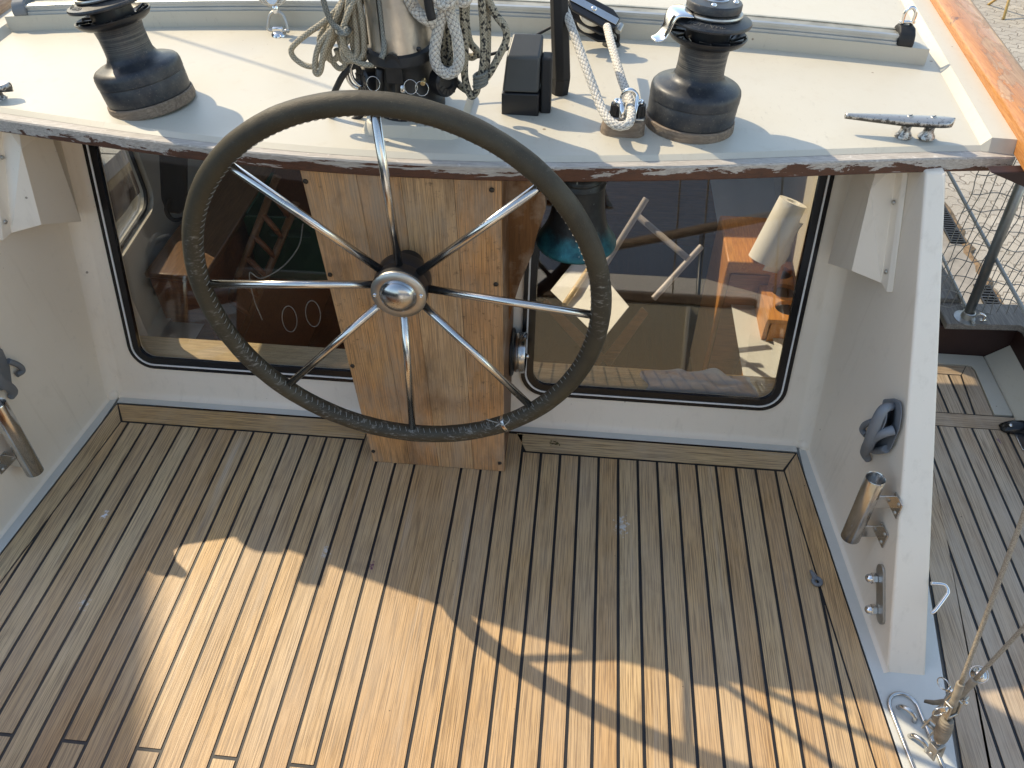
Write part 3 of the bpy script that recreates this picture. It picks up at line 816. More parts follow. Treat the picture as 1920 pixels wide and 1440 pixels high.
# ================================================================== STEERING WHEEL
WC = Vector((-.3162, 1.0802, .6301)); RW = .3697; RT_ = .0182
wn_ = Vector((-.0118, -.9999, -.0110)).normalized(); wu = Vector((cos(-.0118), sin(-.0118), 0)); wv = -wn_.cross(wu)
if wv.z < 0: wv = -wv
A0_ = 1.5565
wheel = thing('steering_wheel', 'large steering wheel with leather covered rim and eight steel spokes', 'steering wheel', WC)
def WH(r, a, off=0): return WC+(wu*cos(a)+wv*sin(a))*r+wn_*off
mb = MB()
mb.tube([WH(RW, 2*pi*i/160) for i in range(160)], lambda t: RT_, 20, closed=True, up=wn_)
for v in mb.bm.verts:
    d = v.co-WC; a = atan2(d.dot(wv), d.dot(wu)); r = d.dot(wu*cos(a)+wv*sin(a))
    c = WH(RW, a); k = 1+.010*sin(a*23)+.007*sin(a*51+1)
    # wrinkles in the leather at the lower right
    k += .022*sin(a*230+d.dot(wn_)*160)*max(0, 1-abs((a+.22)/.22))
    v.co = c+(v.co-c)*k
rim = obj('rim', mb, M['leather'], wheel)
mb = MB(); ns = 170                                   # stitches round the inner edge
for i in range(ns):
    a = 2*pi*i/ns; w1 = .0052
    pts = [WH(RW-RT_*cos(t)-.0007, a+sk, RT_*sin(t)) for t, sk in ((.05, .0), (.28, .004), (.50, .009), (.62, .009))]
    mb.tube(pts, .0006, 4, caps=False)
obj('stitching', mb, M['thread'], rim)
def band(a0, da, k, m, name):
    mb = MB(); mb.tube([WH(RW, a0+da*(i/6-.5)) for i in range(7)], RT_*k, 20, up=wn_); return obj(name, mb, m, rim)
band(-1.006, .022, 1.045, M['steel'], 'hose_clamp')
mb = MB(); q = WH(RW-RT_*.9, -1.02, RT_*.7); mb.tube([q, q+Vector((-.012, -.006, .010)), q+Vector((-.026, -.003, .012))], .0011, 6, sub=4)
mb.tube([q, q+Vector((.010, -.010, .004)), q+Vector((.020, -.004, .010)), q+Vector((.022, -.002, .016))], .0010, 6, sub=4)
mb.tube([q, q+Vector((-.006, -.012, .002)), q+Vector((.004, -.012, .012))], .0010, 6, sub=4)
obj('loose_thread', mb, M['thread'], rim)
HB = -.040                                            # the hub lies forward of the rim plane
for k in range(8):
    a = A0_+k*pi/4; mb = MB()
    mb.tube([WH(RW-RT_*.9, a, 0), WH(.040, a, HB+.002)], .0076, 16)
    obj('spoke', mb, M['steel'], wheel)
M['satin'] = m_metal('satin_dome', (.46, .47, .48), .16)
hub0 = WC+wn_*(HB-.022)
mb = MB(); mb.lathe([(0, -.052), (.028, -.052), (.028, -.012), (.050, -.010), (.052, -.004), (.052, .018), (.0512, .020), (.0512, .022), (.052, .024), (.052, .044), (.049, .0465), (0, .0465)], hub0, wn_, 48)
for f_ in mb.bm.faces: f_.smooth = True
hub = obj('hub', mb, M['black'], wheel, autosm=35)
mb = MB(); mb.lathe([(.0510, .045), (.0518, .049), (.0510, .0525), (.037, .0530), (.034, .0528)], hub0, wn_, 48)
cap = obj('face_plate', mb, M['dull_steel'], hub)
mb = MB(); mb.lathe([(.0352, .0525), (.0348, .0545)]+[(.0335*cos(t), .0535+.0190*sin(t)) for t in [pi/2*i/12 for i in range(1, 12)]]+[(0, .0725)], hub0, wn_, 48)
obj('domed_nut', mb, M['satin'], hub)
for a in (.10, pi+.02):
    mb = MB(); mb.lathe([(0, .0555), (.0018, .0555), (.0018, .0560), (.0032, .0560), (.0038, .0530)], hub0+(wu*cos(a)+wv*sin(a))*.0435, wn_, 14); obj('cap_screw', mb, M['chrome'], hub)

# round gauge on the right side of the pedestal
g0 = OX(962, 660, -.134); g0 = Vector((-.134, g0.y, g0.z))
gauge = thing('gauge', 'round chrome rimmed instrument on the right side of the pedestal', 'gauge', g0)
mb = MB(); mb.lathe([(0, -.004), (.060, -.004), (.060, .0), (.056, .003), (.048, .003), (.047, .010), (.047, .012)], g0, (1, 0, 0), 48); obj('back_plate', mb, M['black'], gauge, autosm=35)
mb = MB(); mb.lathe([(.046, .003), (.049, .008), (.049, .013), (.046, .015), (.048, .017), (.051, .019), (.051, .029), (.049, .032), (.044, .032)], g0, (1, 0, 0), 48); obj('bezel', mb, M['steel'], gauge, autosm=35)
mb = MB(); mb.lathe([(0, .029), (.044, .029), (.0441, .031)], g0, (1, 0, 0), 48); obj('dial', mb, M['black_gloss'], gauge, autosm=35)
mb = MB(); mb.sphere(g0+Vector((.035, -.01, -.002)), .006, 12); obj('knob', mb, M['chrome'], gauge)

# bronze bell under the roof edge
bc = OY(1080, 452, 1.40); bc = Vector((bc.x, 1.40, bc.z))
bell = thing('ship_bell', 'bronze bell with blue green patina hanging under the roof edge behind the wheel', 'bell', bc)
R = .086
mb = MB()
mb.lathe([(r*R, h*R) for r, h in ((.86, .06), (.93, .02), (1.0, 0), (1.0, .05), (.93, .16), (.82, .34), (.72, .58), (.655, .85), (.625, 1.15), (.61, 1.45), (.60, 1.62), (.585, 1.72), (.545, 1.76), (.55, 1.83), (.50, 1.90), (.36, 2.0), (.2, 2.06), (0, 2.08))], (0, 0, 0), seg=56)
o = obj('bell_body', mb, M['bell'], None); o.parent = bell
mb = MB(); mb.lathe([(.556*R, 1.77*R), (.575*R, 1.80*R), (.556*R, 1.84*R)], bc, seg=48); mb.lathe([(.61*R, 1.63*R), (.625*R, 1.66*R), (.60*R, 1.70*R)], bc, seg=48); obj('bead', mb, M['bell'], bell)
mb = MB(); mb.cyl(bc+Vector((0, 0, .16)), bc+Vector((0, 0, .012)), .004, 10); mb.sphere(bc+Vector((0, 0, .006)), .013, 14); obj('clapper', mb, M['cast'], bell)
mb = MB(); mb.box(bc+Vector((0, .02, .205)), (.03, .09, .05), .006); mb.cyl(bc+Vector((0, 0, .175)), bc+Vector((0, 0, .23)), .012); obj('hanger', mb, M['cast'], bell)

# ================================================================== WINCHES
def winch(base, tilt, spin, label, arm, txt, tangle, s=1.0):
    t = thing('winch', label, 'winch', base, 'black self tailing winches on the roof')
    def L(name, prof, m, parent=None, sm=38, **k):
        mb = MB(); mb.lathe([(r*s, h*s) for r, h in prof], (0, 0, 0), seg=64, **k)
        return obj(name, mb, m, parent or t, local=True, autosm=sm)
    L('wooden_pad', [(0, -.006), (.0815, -.006), (.0835, .0), (.0825, .013), (.081, .0145), (0, .0145)], M['weather_wood'])
    L('base', [(.060, .0142), (.0785, .0146), (.0800, .017), (.0808, .0465), (.0797, .0485), (.0797, .0498), (.0815, .0512), (.0815, .064), (.0800, .0700), (.0765, .0740),
               (.069, .0775), (.055, .0815), (.048, .0855), (.0445, .092)], M['winch'])
    L('drum', [(.0445, .091), (.0430, .096), (.0422, .108), (.0422, .128), (.0440, .142), (.0475, .1485)], M['winch'])
    L('lower_jaw', [(.046, .1470), (.056, .1475), (.0640, .1525), (.0680, .1590), (.0682, .1615), (.0668, .1620), (.0600, .1565), (.050, .1530), (.042, .1535)], M['black'])
    L('inner_core', [(.038, .152), (.038, .190)], M['black'])
    mb = MB()
    for k in range(12):
        a = 2*pi*k/12+.1
        p0 = Vector((.042*cos(a), .042*sin(a), .1560)); p1 = Vector((.0645*cos(a+.40), .0645*sin(a+.40), .1615))
        d = (p1-p0).normalized(); z_ = (Vector((0, 0, 1))-d*d.z).normalized(); R_ = Matrix((d, z_.cross(d), z_)).transposed()
        mb.box((p0+p1)/2*1.0, ((p1-p0).length, .0022, .0045), .0008, R_)
    obj('jaw_rib', mb, M['black'], t, local=True)
    up_ = L('upper_jaw', [(.036, .1865), (.050, .1815), (.0645, .1785), (.0690, .1800), (.0700, .1830), (.0688, .1860), (.060, .1880), (.042, .1930), (.040, .196)], M['winch'])
    L('arm_collar', [(.040, .192), (.0505, .1930), (.0515, .1955), (.0505, .1980), (.042, .1990)], M['dull_steel'])
    cp = L('top_cap', [(.042, .198), (.0452, .2000), (.0468, .2020), (.0468, .2115), (.0450, .2140), (.024, .2160), (.0215, .2160)], M['winch'])
    L('socket', [(.0225, .2125), (.0225, .2175), (.0195, .2192), (.0165, .2180), (.0150, .2150)], M['steel'], cp)
    L('socket_well', [(.0152, .2160), (.0140, .185), (0, .185)], M['black'], cp)  # coloured black to stand for the shade of the hole
    for k in range(4):
        a = spin+pi/2*k+.5; mb = MB()
        mb.lathe([(0, .2168), (.0018, .2168), (.0022, .2178), (.0043, .2176), (.0048, .2150)], Vector((.0345*cos(a), .0345*sin(a), 0)), (0, 0, 1), 16)
        obj('cap_screw', mb, M['chrome'], cp, local=True)
    mb = MB()
    for i, ch in enumerate(txt):
        a = tangle+(i-(len(txt)-1)/2)*.165
        def fn(u, v, w_, a=a):
            r = .0535+v; aa = a+u/.058
            return Vector((r*cos(aa), r*sin(aa), .1893+w_-(r-.053)*.20+.0004))
        text_mesh(ch, .0125, .0007, fn, mb)
    obj('raised_lettering', mb, M['letters'], up_, local=True)
    if arm is not None:
        mb = MB(); c_, s_ = cos(arm), sin(arm)
        f = lambda r, q, z: Vector((r*c_-q*s_, r*s_+q*c_, z))
        # flat arm that spreads out from the collar, folds down over the jaws and ends in a lip
        sec = [(.040, .040, .1995, .1935), (.054, .034, .2005, .1930), (.067, .027, .2005, .1920), (.0755, .0235, .1960, .1880), (.0795, .0220, .1780, .1780), (.0815, .0205, .1640, .1650), (.0860, .0190, .1570, .1530), (.0940, .0165, .1540, .1490), (.1010, .0120, .1540, .1500)]
        rows = []
        for i, (r, hw, zt, zb) in enumerate(sec):
            ri = r-(.006 if i in (3,) else .0055 if 4 <= i <= 5 else .002 if i == 6 else 0)
            row = [f(r, -hw, zt), f(r+.001, 0, zt+.002), f(r, hw, zt), f(ri, hw, zb), f(ri, 0, zb), f(ri, -hw, zb)]
            rows.append([mb.bm.verts.new(p) for p in row])
        for a, b in zip(rows, rows[1:]):
            for i in range(6): mb.face([a[i], a[(i+1) % 6], b[(i+1) % 6], b[i]], smooth=True)
        mb.face(rows[0]); mb.face(rows[-1])
        ao = obj('feeder_arm', mb, M['chrome'], t, local=True)
        md = ao.modifiers.new('sub', 'SUBSURF'); md.levels = md.render_levels = 2
    t.rotation_euler = tilt
    return t
wr_ = RF(1291, 231); 
winch(wr_, (radians(-2.5), radians(3.0), 0), .9, 'black winch with bright steel feeder arm, standing beside the wooden cam cleat block', radians(196), 'HOLLAND', radians(256))
wl_ = RF(287, 191)
winch(wl_, (radians(-3.0), radians(-9.5), 0), .2, 'black winch without feeder arm in view, at the left edge of the roof', None, 'HOLLAND', radians(222))

# ================================================================== CLEATS
def cleat(o, ang, label, flip=1):
    """open base horn cleat; x axis along the horns"""
    t = thing('horn_cleat', label, 'cleat', o, 'aluminium horn cleats on the roof')
    mb = MB()
    sec = []
    n = 44
    for i in range(n+1):
        u = i/n; x = -.098+.196*u
        # long thin horn on one side, blunt on the other
        hw = .004+.0135*min(1, (u/.72))**.85 if u < .86 else .0175*sqrt(max(0, 1-((u-.86)/.142)**2))
        th = .0045+.0035*min(1, u/.5)
        z = .031+.004*(1-min(1, u/.6))
        sec.append((x*flip, hw, th, z))
    rows = []
    for x, hw, th, z in sec:
        rows.append([mb.bm.verts.new((x, hw*cos(a), z+th*sin(a)*(1 if sin(a) > 0 else 1.3))) for a in [2*pi*k/12 for k in range(12)]])
    for a, b in zip(rows, rows[1:]):
        for i in range(12): mb.face([a[i], a[(i+1) % 12], b[(i+1) % 12], b[i]], smooth=True)
    mb.face(rows[0]); mb.face(rows[-1])
    h = obj('horns', mb, M['cleat'], t, local=True)
    for x in (.018, .060):
        mb = MB(); mb.lathe([(.0150, 0), (.0145, .003), (.0095, .010), (.0085, .017), (.0110, .026), (.0130, .030)], (x*flip, 0, 0), seg=24, sx=1.15); obj('foot', mb, M['cleat'], t, local=True)
        mb = MB(); mb.lathe([(0, .0400), (.0048, .0400), (.0060, .0392), (.0062, .038)], (x*flip, 0, 0), seg=18); so_ = obj('screw', mb, M['dull_steel'], h, local=True)
        mb = MB(); mb.box((x*flip, 0, .0402), (.0100, .0014, .0010), rot=Matrix.Rotation(.7, 3, 'Z'))
        obj('slot', mb, M['black'], t, local=True)
    t.rotation_euler = (0, 0, ang)
    return t
tc = NT('cast_aluminium'); oc = tc.obj()
nzc = tc.n('SeparateXYZ', {0: tc.n('NewGeometry').outputs['Normal']}).outputs[2]
cc = tc.mix(tc.ramp(tc.math('SUBTRACT', tc.noise(oc, 120, 6, .8), tc.math('MULTIPLY', nzc, .14)), [(.44, 0), (.52, .9)]), (.50, .485, .46), (.05, .045, .04))
M['cleat'] = tc.bsdf(cc, .38, .8, nrm=tc.bump(tc.noise(oc, 90, 5, .7), .3, .001))
a_ = RF(1597, 212, .035); b_ = RF(1777, 230, .035); c_ = (a_+b_)/2
cleat((c_.x, c_.y, roofz(c_.x)), atan2((b_-a_).y, (b_-a_).x), 'pitted aluminium cleat on the right part of the roof')
c2 = mirror(c_); a2 = RF(17, 153, .035)
cleat((a2.x-.098, a2.y-.0, roofz(a2.x-.09)), pi-atan2((b_-a_).y, (b_-a_).x)+pi, 'aluminium cleat cut off by the left border of the picture')

# ================================================================== VENT COWLS, CLIPS, ROD HOLDERS on both wings
def cowl(sg):
    f = (lambda p: Vector(p)) if sg > 0 else (lambda p: mirror(Vector(p)))
    t = thing('vent_cowl', 'cream clamshell ventilation cowl on the right wing, sunlit edge beside it' if sg > 0 else 'cream clamshell ventilation cowl on the left wing', 'vent', f((INX(1.35), 1.35, .55)), 'ventilation cowls under the roof overhang')
    if sg > 0: t['label'] = 'cream ventilation cowl on the inside of the right wing'
    W = lambda y, z, p: f((INX(y)-p, y, z))
    # flange 1, flange 2, ridge, front edge; bottom then top row
    lines = [[(1.285, .560, .002), (1.402, .765, .002)], [(1.293, .553, .009), (1.410, .765, .009)], [(1.318, .556, .012), (1.432, .765, .012)],
             [(1.350, .560, .062), (1.392, .720, .062)], [(1.460, .499, .062), (1.487, .720, .062)], [(1.5185, .485, .001), (1.590, .720, .001)]]
    tops = [(1.43, .79, .002), (1.44, .79, .009), (1.465, .79, .012), (1.47, .79, .030), (1.53, .79, .030), (1.60, .79, .001)]
    mb = MB(); th = .0035
    outer = [[W(*l[0]), W(*l[1]), W(*tp)] for l, tp in zip(lines, tops)]
    inner = [[W(l[0][0]+.004, l[0][1], max(.0, l[0][2]-th)), W(l[1][0]+.004, l[1][1], max(0, l[1][2]-th)), W(tp[0], tp[1], max(0, tp[2]-th))] for l, tp in zip(lines, tops)]
    O = [[mb.bm.verts.new(p) for p in r] for r in outer]; I = [[mb.bm.verts.new(p) for p in r] for r in inner]
    for G in (O, I):
        for a, b in zip(G, G[1:]):
            for k in range(2): mb.face([a[k], b[k], b[k+1], a[k+1]])
    for i in range(5): mb.face([O[i][0], O[i+1][0], I[i+1][0], I[i][0]])
    for k in range(2): mb.face([O[0][k], O[0][k+1], I[0][k+1], I[0][k]])
    es = [e for e in mb.bm.edges if len(e.link_faces) == 2]
    bmesh.ops.recalc_face_normals(mb.bm, faces=mb.bm.faces)
    e2 = [e for e in es if e.calc_face_angle(0) > .25 and any(v in sum(O, []) for v in e.verts)]
    r = bmesh.ops.bevel(mb.bm, geom=e2, offset=.0035, segments=3, profile=.5, affect='EDGES', clamp_overlap=True)
    for f_ in r['faces']: f_.smooth = True
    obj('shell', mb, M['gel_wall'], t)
    for y, z in ((1.318, .585), (1.388, .70)):
        mb = MB(); p = W(y, z, .0125); mb.lathe([(0, .003), (.003, .003), (.0045, .0015), (.005, 0)], p, f((-1, 0, 0))-f((0, 0, 0)), 14); obj('screw', mb, M['dull_steel'], t)
cowl(1); cowl(-1)

def clipbracket(sg):
    f = (lambda p: Vector(p)) if sg > 0 else (lambda p: mirror(Vector(p)))
    P = lambda x, y, p: f(WR(x, y, p))
    t = thing('grip_clip', 'grey plastic grip clip on the right wing above the steel tube' if sg > 0 else 'grey plastic grip clip on the left wing, partly outside the picture', 'clip', P(1655, 810, 0), 'grey plastic clips on the side wings')
    q = lambda L, p: [P(x, y, p) for x, y in L]
    L1 = [(1656, 748), (1678, 746), (1690, 752), (1692, 775), (1687, 805), (1672, 842), (1664, 848), (1640, 846), (1633, 838), (1646, 790)]
    c = lambda L: (sum(x for x, y in L)/len(L), sum(y for x, y in L)/len(L))
    def sh(L, k):
        cx, cy = c(L); return [(cx+(x-cx)*k, cy+(y-cy)*k) for x, y in L]
    mb = MB(); mb.prism(q(L1, 0), q(sh(L1, .97), .010), .003, 3); obj('base', mb, M['grey_plastic'], t)
    mb = MB(); L2 = [(1646, 766), (1660, 762), (1667, 768), (1664, 790), (1650, 822), (1636, 842), (1628, 838), (1634, 800)]
    mb.prism(q(L2, .008), q(sh(L2, .82), .036), .004, 3); obj('spine', mb, M['grey_plastic'], t)
    mb = MB(); mb.tube([P(1674, 762, .010), P(1656, 768, .040), P(1640, 800, .046), P(1630, 830, .040), P(1622, 848, .020), P(1628, 862, .008)], lambda u: .0075+.004*sin(pi*u), 12, sub=6); obj('lever', mb, M['grey_plastic'], t)
    mb = MB(); mb.tube([P(1636, 790, .012), P(1622, 796, .014), P(1617, 806, .012), P(1624, 816, .010)], .0065, 12, sub=6); obj('lobe', mb, M['grey_plastic'], t)
    mb = MB(); mb.tube([P(1676, 806, .014), P(1655, 812, .032), P(1638, 822, .038), P(1630, 834, .030), P(1640, 844, .014), P(1662, 842, .012)], lambda u: .010-.002*u, 12, sub=6); obj('jaw', mb, M['grey_plastic'], t)
    mb = MB(); L3 = [(1671, 764), (1677, 764), (1675, 790), (1668, 800), (1664, 796), (1668, 782)]; mb.prism(q(L3, .011), q(L3, .0145), 0); obj('slot', mb, M['black'], t)
clipbracket(1); clipbracket(-1)

def rod(sg):
    f = (lambda p: Vector(p)) if sg > 0 else (lambda p: mirror(Vector(p)))
    P = lambda x, y, p: f(WR(x, y, p))
    t = thing('rod_holder', 'open polished steel tube on two brackets on the right wing' if sg > 0 else 'polished steel tube holder low on the left wing at the picture border', 'tube holder', P(1625, 960, 0), 'steel tube holders on the side wings')
    if sg > 0: a, b = P(1642, 897, .050), P(1594, 1008, .050)
    else: a, b = WF(-6, 757, .05), WF(66, 885, .05)
    d = (b-a).normalized(); L = (b-a).length; mb = MB(); r = .0192
    mb.lathe([(r-.0022, L*.97), (r-.0022, .001), (r-.001, -.001), (r, .001), (r, L-.002), (r-.002, L), (0, L)], a, d, 40)
    obj('tube', mb, M['steel'], t, autosm=60)
    n = f(-WGN)-f((0, 0, 0)); side = d.cross(n).normalized()
    if side.y > 0: side = -side
    for k in (.30, .80):
        c = a+d*L*k; w0 = c-n*.050
        mb = MB(); mb.box(w0+side*.022+n*.002, (.018*2, .040, .003), .001, Matrix((side, d, n)).transposed())
        mb.box(w0+side*.012+n*.022, (.003, .034, .044), .0008, Matrix((side, d, n)).transposed())
        br = obj('bracket', mb, M['steel'], t)
        for q in (-.012, .012):
            mb = MB(); mb.lathe([(0, .0062), (.0026, .006), (.0042, .0035)], w0+side*.030+d*q, n, 12); obj('screw', mb, M['dull_steel'], br)
rod(1); rod(-1)

# U bolt through the right wing, with dome nuts on a backing plate
n_ = -WGN
t = thing('u_bolt', 'steel U bolt through the right wing with two dome nuts on a backing plate', 'U bolt', WR(1655, 1112))
mb = MB()
cA, cB = WR(1652, 1078, .002), WR(1652, 1150, .002); d = (cB-cA).normalized(); s_ = d.cross(n_).normalized(); m_ = (cA+cB)/2
hl = (cB-cA).length/2+.022
Lo = [m_+d*(v*1)+s_*u for u, v in rr(-.0145, .0145, -hl, hl, .013, 5)]
mb.prism([p-n_*.003 for p in Lo], [p+n_*.003 for p in Lo], .0012, 2); pl_ = obj('backing_plate', mb, M['dull_steel'], t)
for c in (WR(1642, 1084, .006), WR(1641, 1143, .006)):
    mb = MB(); mb.lathe([(.0115, 0), (.0115, .009), (.0098, .0105)], c, n_, 6, smooth=False); mb.lathe([(.0098, .010), (.0098, .012)]+[(.0095*cos(q), .012+.0095*sin(q)) for q in [pi/2*i/8 for i in range(1, 8)]]+[(0, .0215)], c, n_, 28)
    obj('dome_nut', mb, M['chrome'], t)
xo = INX(.87)+.068
p1 = OX(1748, 1094, xo); p2 = OX(1748, 1150, xo)
mb = MB(); e = Vector((1, 0, 0))
mb.tube([p1-e*.002, p1+e*.018, p1+e*.026+(p2-p1)*.06, p1+e*.030+(p2-p1)*.22, p1+e*.026+(p2-p1)*.38, p2+e*.006-(p2-p1)*.12, p2-e*.002], .0036, 12, sub=8)
obj('loop', mb, M['chrome'], t)

# ================================================================== TRAVELLER TRACK
t = thing('traveller_track', 'aluminium traveller track with black end caps on top of the roof riser', 'track', (AX, 1.80, .9))
mb = MB(); lo_, hi_ = AX-1.035, AX+.985; n = 34; rows = []
prof = [(1.792, .034), (1.792, .0405), (1.7955, .0420), (1.7955, .0475), (1.792, .0490), (1.792, .0545), (1.797, .0565)]
prof2 = [(1.797, .0565), (1.806, .0572), (1.8065, .0550), (1.8235, .0550), (1.824, .0572), (1.834, .0565), (1.834, .034)]
for m_i, (nm, pr, mt) in enumerate((('front', prof, M['alu_front']), ('top', prof2, M['alu_track']))):
    mb = MB(); rows = []
    for i in range(n+1):
        x = lo_+(hi_-lo_)*i/n; rows.append([mb.bm.verts.new((x, y, roofz(x)+z)) for y, z in pr])
    for a, b in zip(rows, rows[1:]):
        for i in range(len(a)-1): mb.face([a[i], a[i+1], b[i+1], b[i]])
    obj('rail_'+nm, mb, mt, t)
for x0, dx in ((hi_, 1), (lo_, -1)):
    mb = MB(); L = [(1.786, .0345), (1.786, .048), (1.792, .062), (1.806, .072), (1.824, .072), (1.838, .062), (1.842, .0345)]
    mb.prism([(x0-dx*.012, y, roofz(x0)+z) for y, z in L], [(x0+dx*.024, y, roofz(x0)+z-.004) for y, z in L], .005, 3)
    ec = obj('end_cap', mb, M['grey_plastic'] if dx < 0 else M['black_matte'], t)
    if dx > 0:
        mb = MB(); c = Vector((x0+.004, 1.815, roofz(x0)+.07)); mb.tube([c+Vector((-.010, 0, 0)), c+Vector((-.011, 0, .025)), c+Vector((0, 0, .036)), c+Vector((.011, 0, .025)), c+Vector((.010, 0, 0))], .004, 10, sub=5)
        mb.cyl(c+Vector((-.016, 0, .006)), c+Vector((.016, 0, .006)), .0035, 10)
        obj('shackle', mb, M['chrome'], ec)

# ================================================================== MAST
MC = Vector((-.330, 1.362, 0)); ZM = .985
mast = thing('mast', 'stainless grey mast section with a rope groove, stepped on a black casting on the roof', 'mast', (MC.x, MC.y, roofz(MC.x)))
def mprof(n=72):
    P = []
    for i in range(n):
        a = 2*pi*i/n-pi/2+radians(-14)
        k = 1.0
        P.append((.0545*cos(a), .072*sin(a)*1.0))
    # groove cut into the aft face
    g = []
    for i, p in enumerate(P): g.append(p)
    a = -pi/2+radians(-14); 
    c = Vector((.0545*cos(a), .072*sin(a))); nn = Vector((-cos(a), -sin(a))).normalized(); tt = Vector((-nn.y, nn.x))
    out = [p for p in g if (Vector(p)-c).length > .0062]
    ang = lambda p: (atan2(p[1]/.072, p[0]/.0545)-a) % (2*pi)
    out.sort(key=ang)
    e = [c+tt*.0052-nn*.0005, c+tt*.0045+nn*.010, c+tt*.0095+nn*.013, c+tt*.0095+nn*.024, c-tt*.0095+nn*.024, c-tt*.0095+nn*.013, c-tt*.0045+nn*.010, c-tt*.0052-nn*.0005]
    if (Vector(out[0])-e[-1]).length > (Vector(out[0])-e[0]).length: e = e[::-1]
    return out+[tuple(v) for v in e], c, nn
MP, GC, GN = mprof()
mb = MB(); a = [mb.bm.verts.new((MC.x+x, MC.y+y, ZM)) for x, y in MP]; b = [mb.bm.verts.new((MC.x+x, MC.y+y, 7.5)) for x, y in MP]
for i in range(len(a)):
    j = (i+1) % len(a); mb.face([a[i], a[j], b[j], b[i]], smooth=(Vector(MP[i])-GC).length > .012)
mb.face(a); mb.face(b)
sec_ = obj('section', mb, M['alu'], mast, autosm=40)
zr0 = roofz(MC.x)+.02
foot = MB()
foot.lathe([(.066, 0), (.066, .018), (.060, .024), (.052, .040), (.046, .075), (.052, .095), (.060, .104), (.060, .112), (0, .112)], (MC.x+.005, MC.y, zr0), seg=48, sy=1.15, x=(1, 0, 0))
foot = obj('mast_foot', foot, M['cast'], mast, autosm=40)
mb = MB(); mb.lathe([(.062, .100), (.064, .104), (.062, .118), (.0535, .122)], (MC.x, MC.y, zr0-.006), seg=48, sy=1.26, x=(1, 0, 0)); obj('collar', mb, M['black_matte'], mast, autosm=40)
for x, y, r in ((688, 150, .026), (833, 152, .026)):
    c = OY(x, y, MC.y-.03); s_ = -1 if x < 750 else 1
    mb = MB(); mb.lathe([(0, .008), (.010, .008), (.012, .012), (.022, .012), (.026, .008), (.026, -.012), (0, -.012)], c, (s_*.75, -.6, .1), 28)
    for k in range(14):
        a = 2*pi*k/14; ax = Vector((s_*.75, -.6, .1)).normalized(); u_ = ax.orthogonal().normalized(); v_ = ax.cross(u_)
        mb.box(c+ax*.011+(u_*cos(a)+v_*sin(a))*.018, (.0025, .010, .004), rot=Matrix((u_*-sin(a)+v_*cos(a), u_*cos(a)+v_*sin(a), ax)).transposed())
    obj('ratchet_disc', mb, M['black'], foot, autosm=40)
mb = MB(); c = OY(736, 124, MC.y-.078)
L = [(-.013, -.030), (.015, -.030), (.014, .004), (.009, .016), (0, .020), (-.009, .016), (-.013, .004)]
mb.plate(L, [[(.005*cos(a), .005*sin(a)+.004) for a in [2*pi*k/14 for k in range(14)]]], lambda u, v, w_: c+Vector((u, -w_-.0*v, v)), .004)
obj('tang', mb, M['cast'], mast)
for x, y, col in ((700, 157, 'steel'), (770, 163, 'steel'), (791, 166, 'steel')):
    c = OY(x, y, MC.y-.080); mb = MB(); mb.tube([c+Vector((.0115*cos(a), .003*sin(a), .0115*sin(a))) for a in [2*pi*k/24 for k in range(24)]], .0007, 6, closed=True); obj('split_ring', mb, M[col], foot)
mb = MB(); c = OY(793, 155, MC.y-.078); mb.cyl(c+Vector((0, .01, 0)), c-Vector((0, .004, 0)), .0045, 14, bev=.001); obj('pin_head', mb, m_simple('brass', (.55, .42, .22), .35, .9), foot)
mb = MB(); c = OY(757, 165, MC.y-.070); mb.cyl(c+Vector((-.004, 0, 0)), c+Vector((.004, 0, 0)), .010, 18, bev=.001); obj('clevis_pin', mb, M['steel'], foot)
for x in (712, 748):
    mb = MB(); p = OY(x, 128, MC.y-.066); q = OY(x+1, 178, MC.y-.062); mb.cyl(p, q, .007, 12); obj('strut', mb, M['cast'], foot)
mb = MB(); c = OY(782, 95, MC.y-.060); mb.lathe([(0, 0), (.004, 0), (.0045, -.002)], OY(785, 93, MC.y-.0585), (0, -1, 0), 14); obj('rivet', mb, M['black'], sec_)

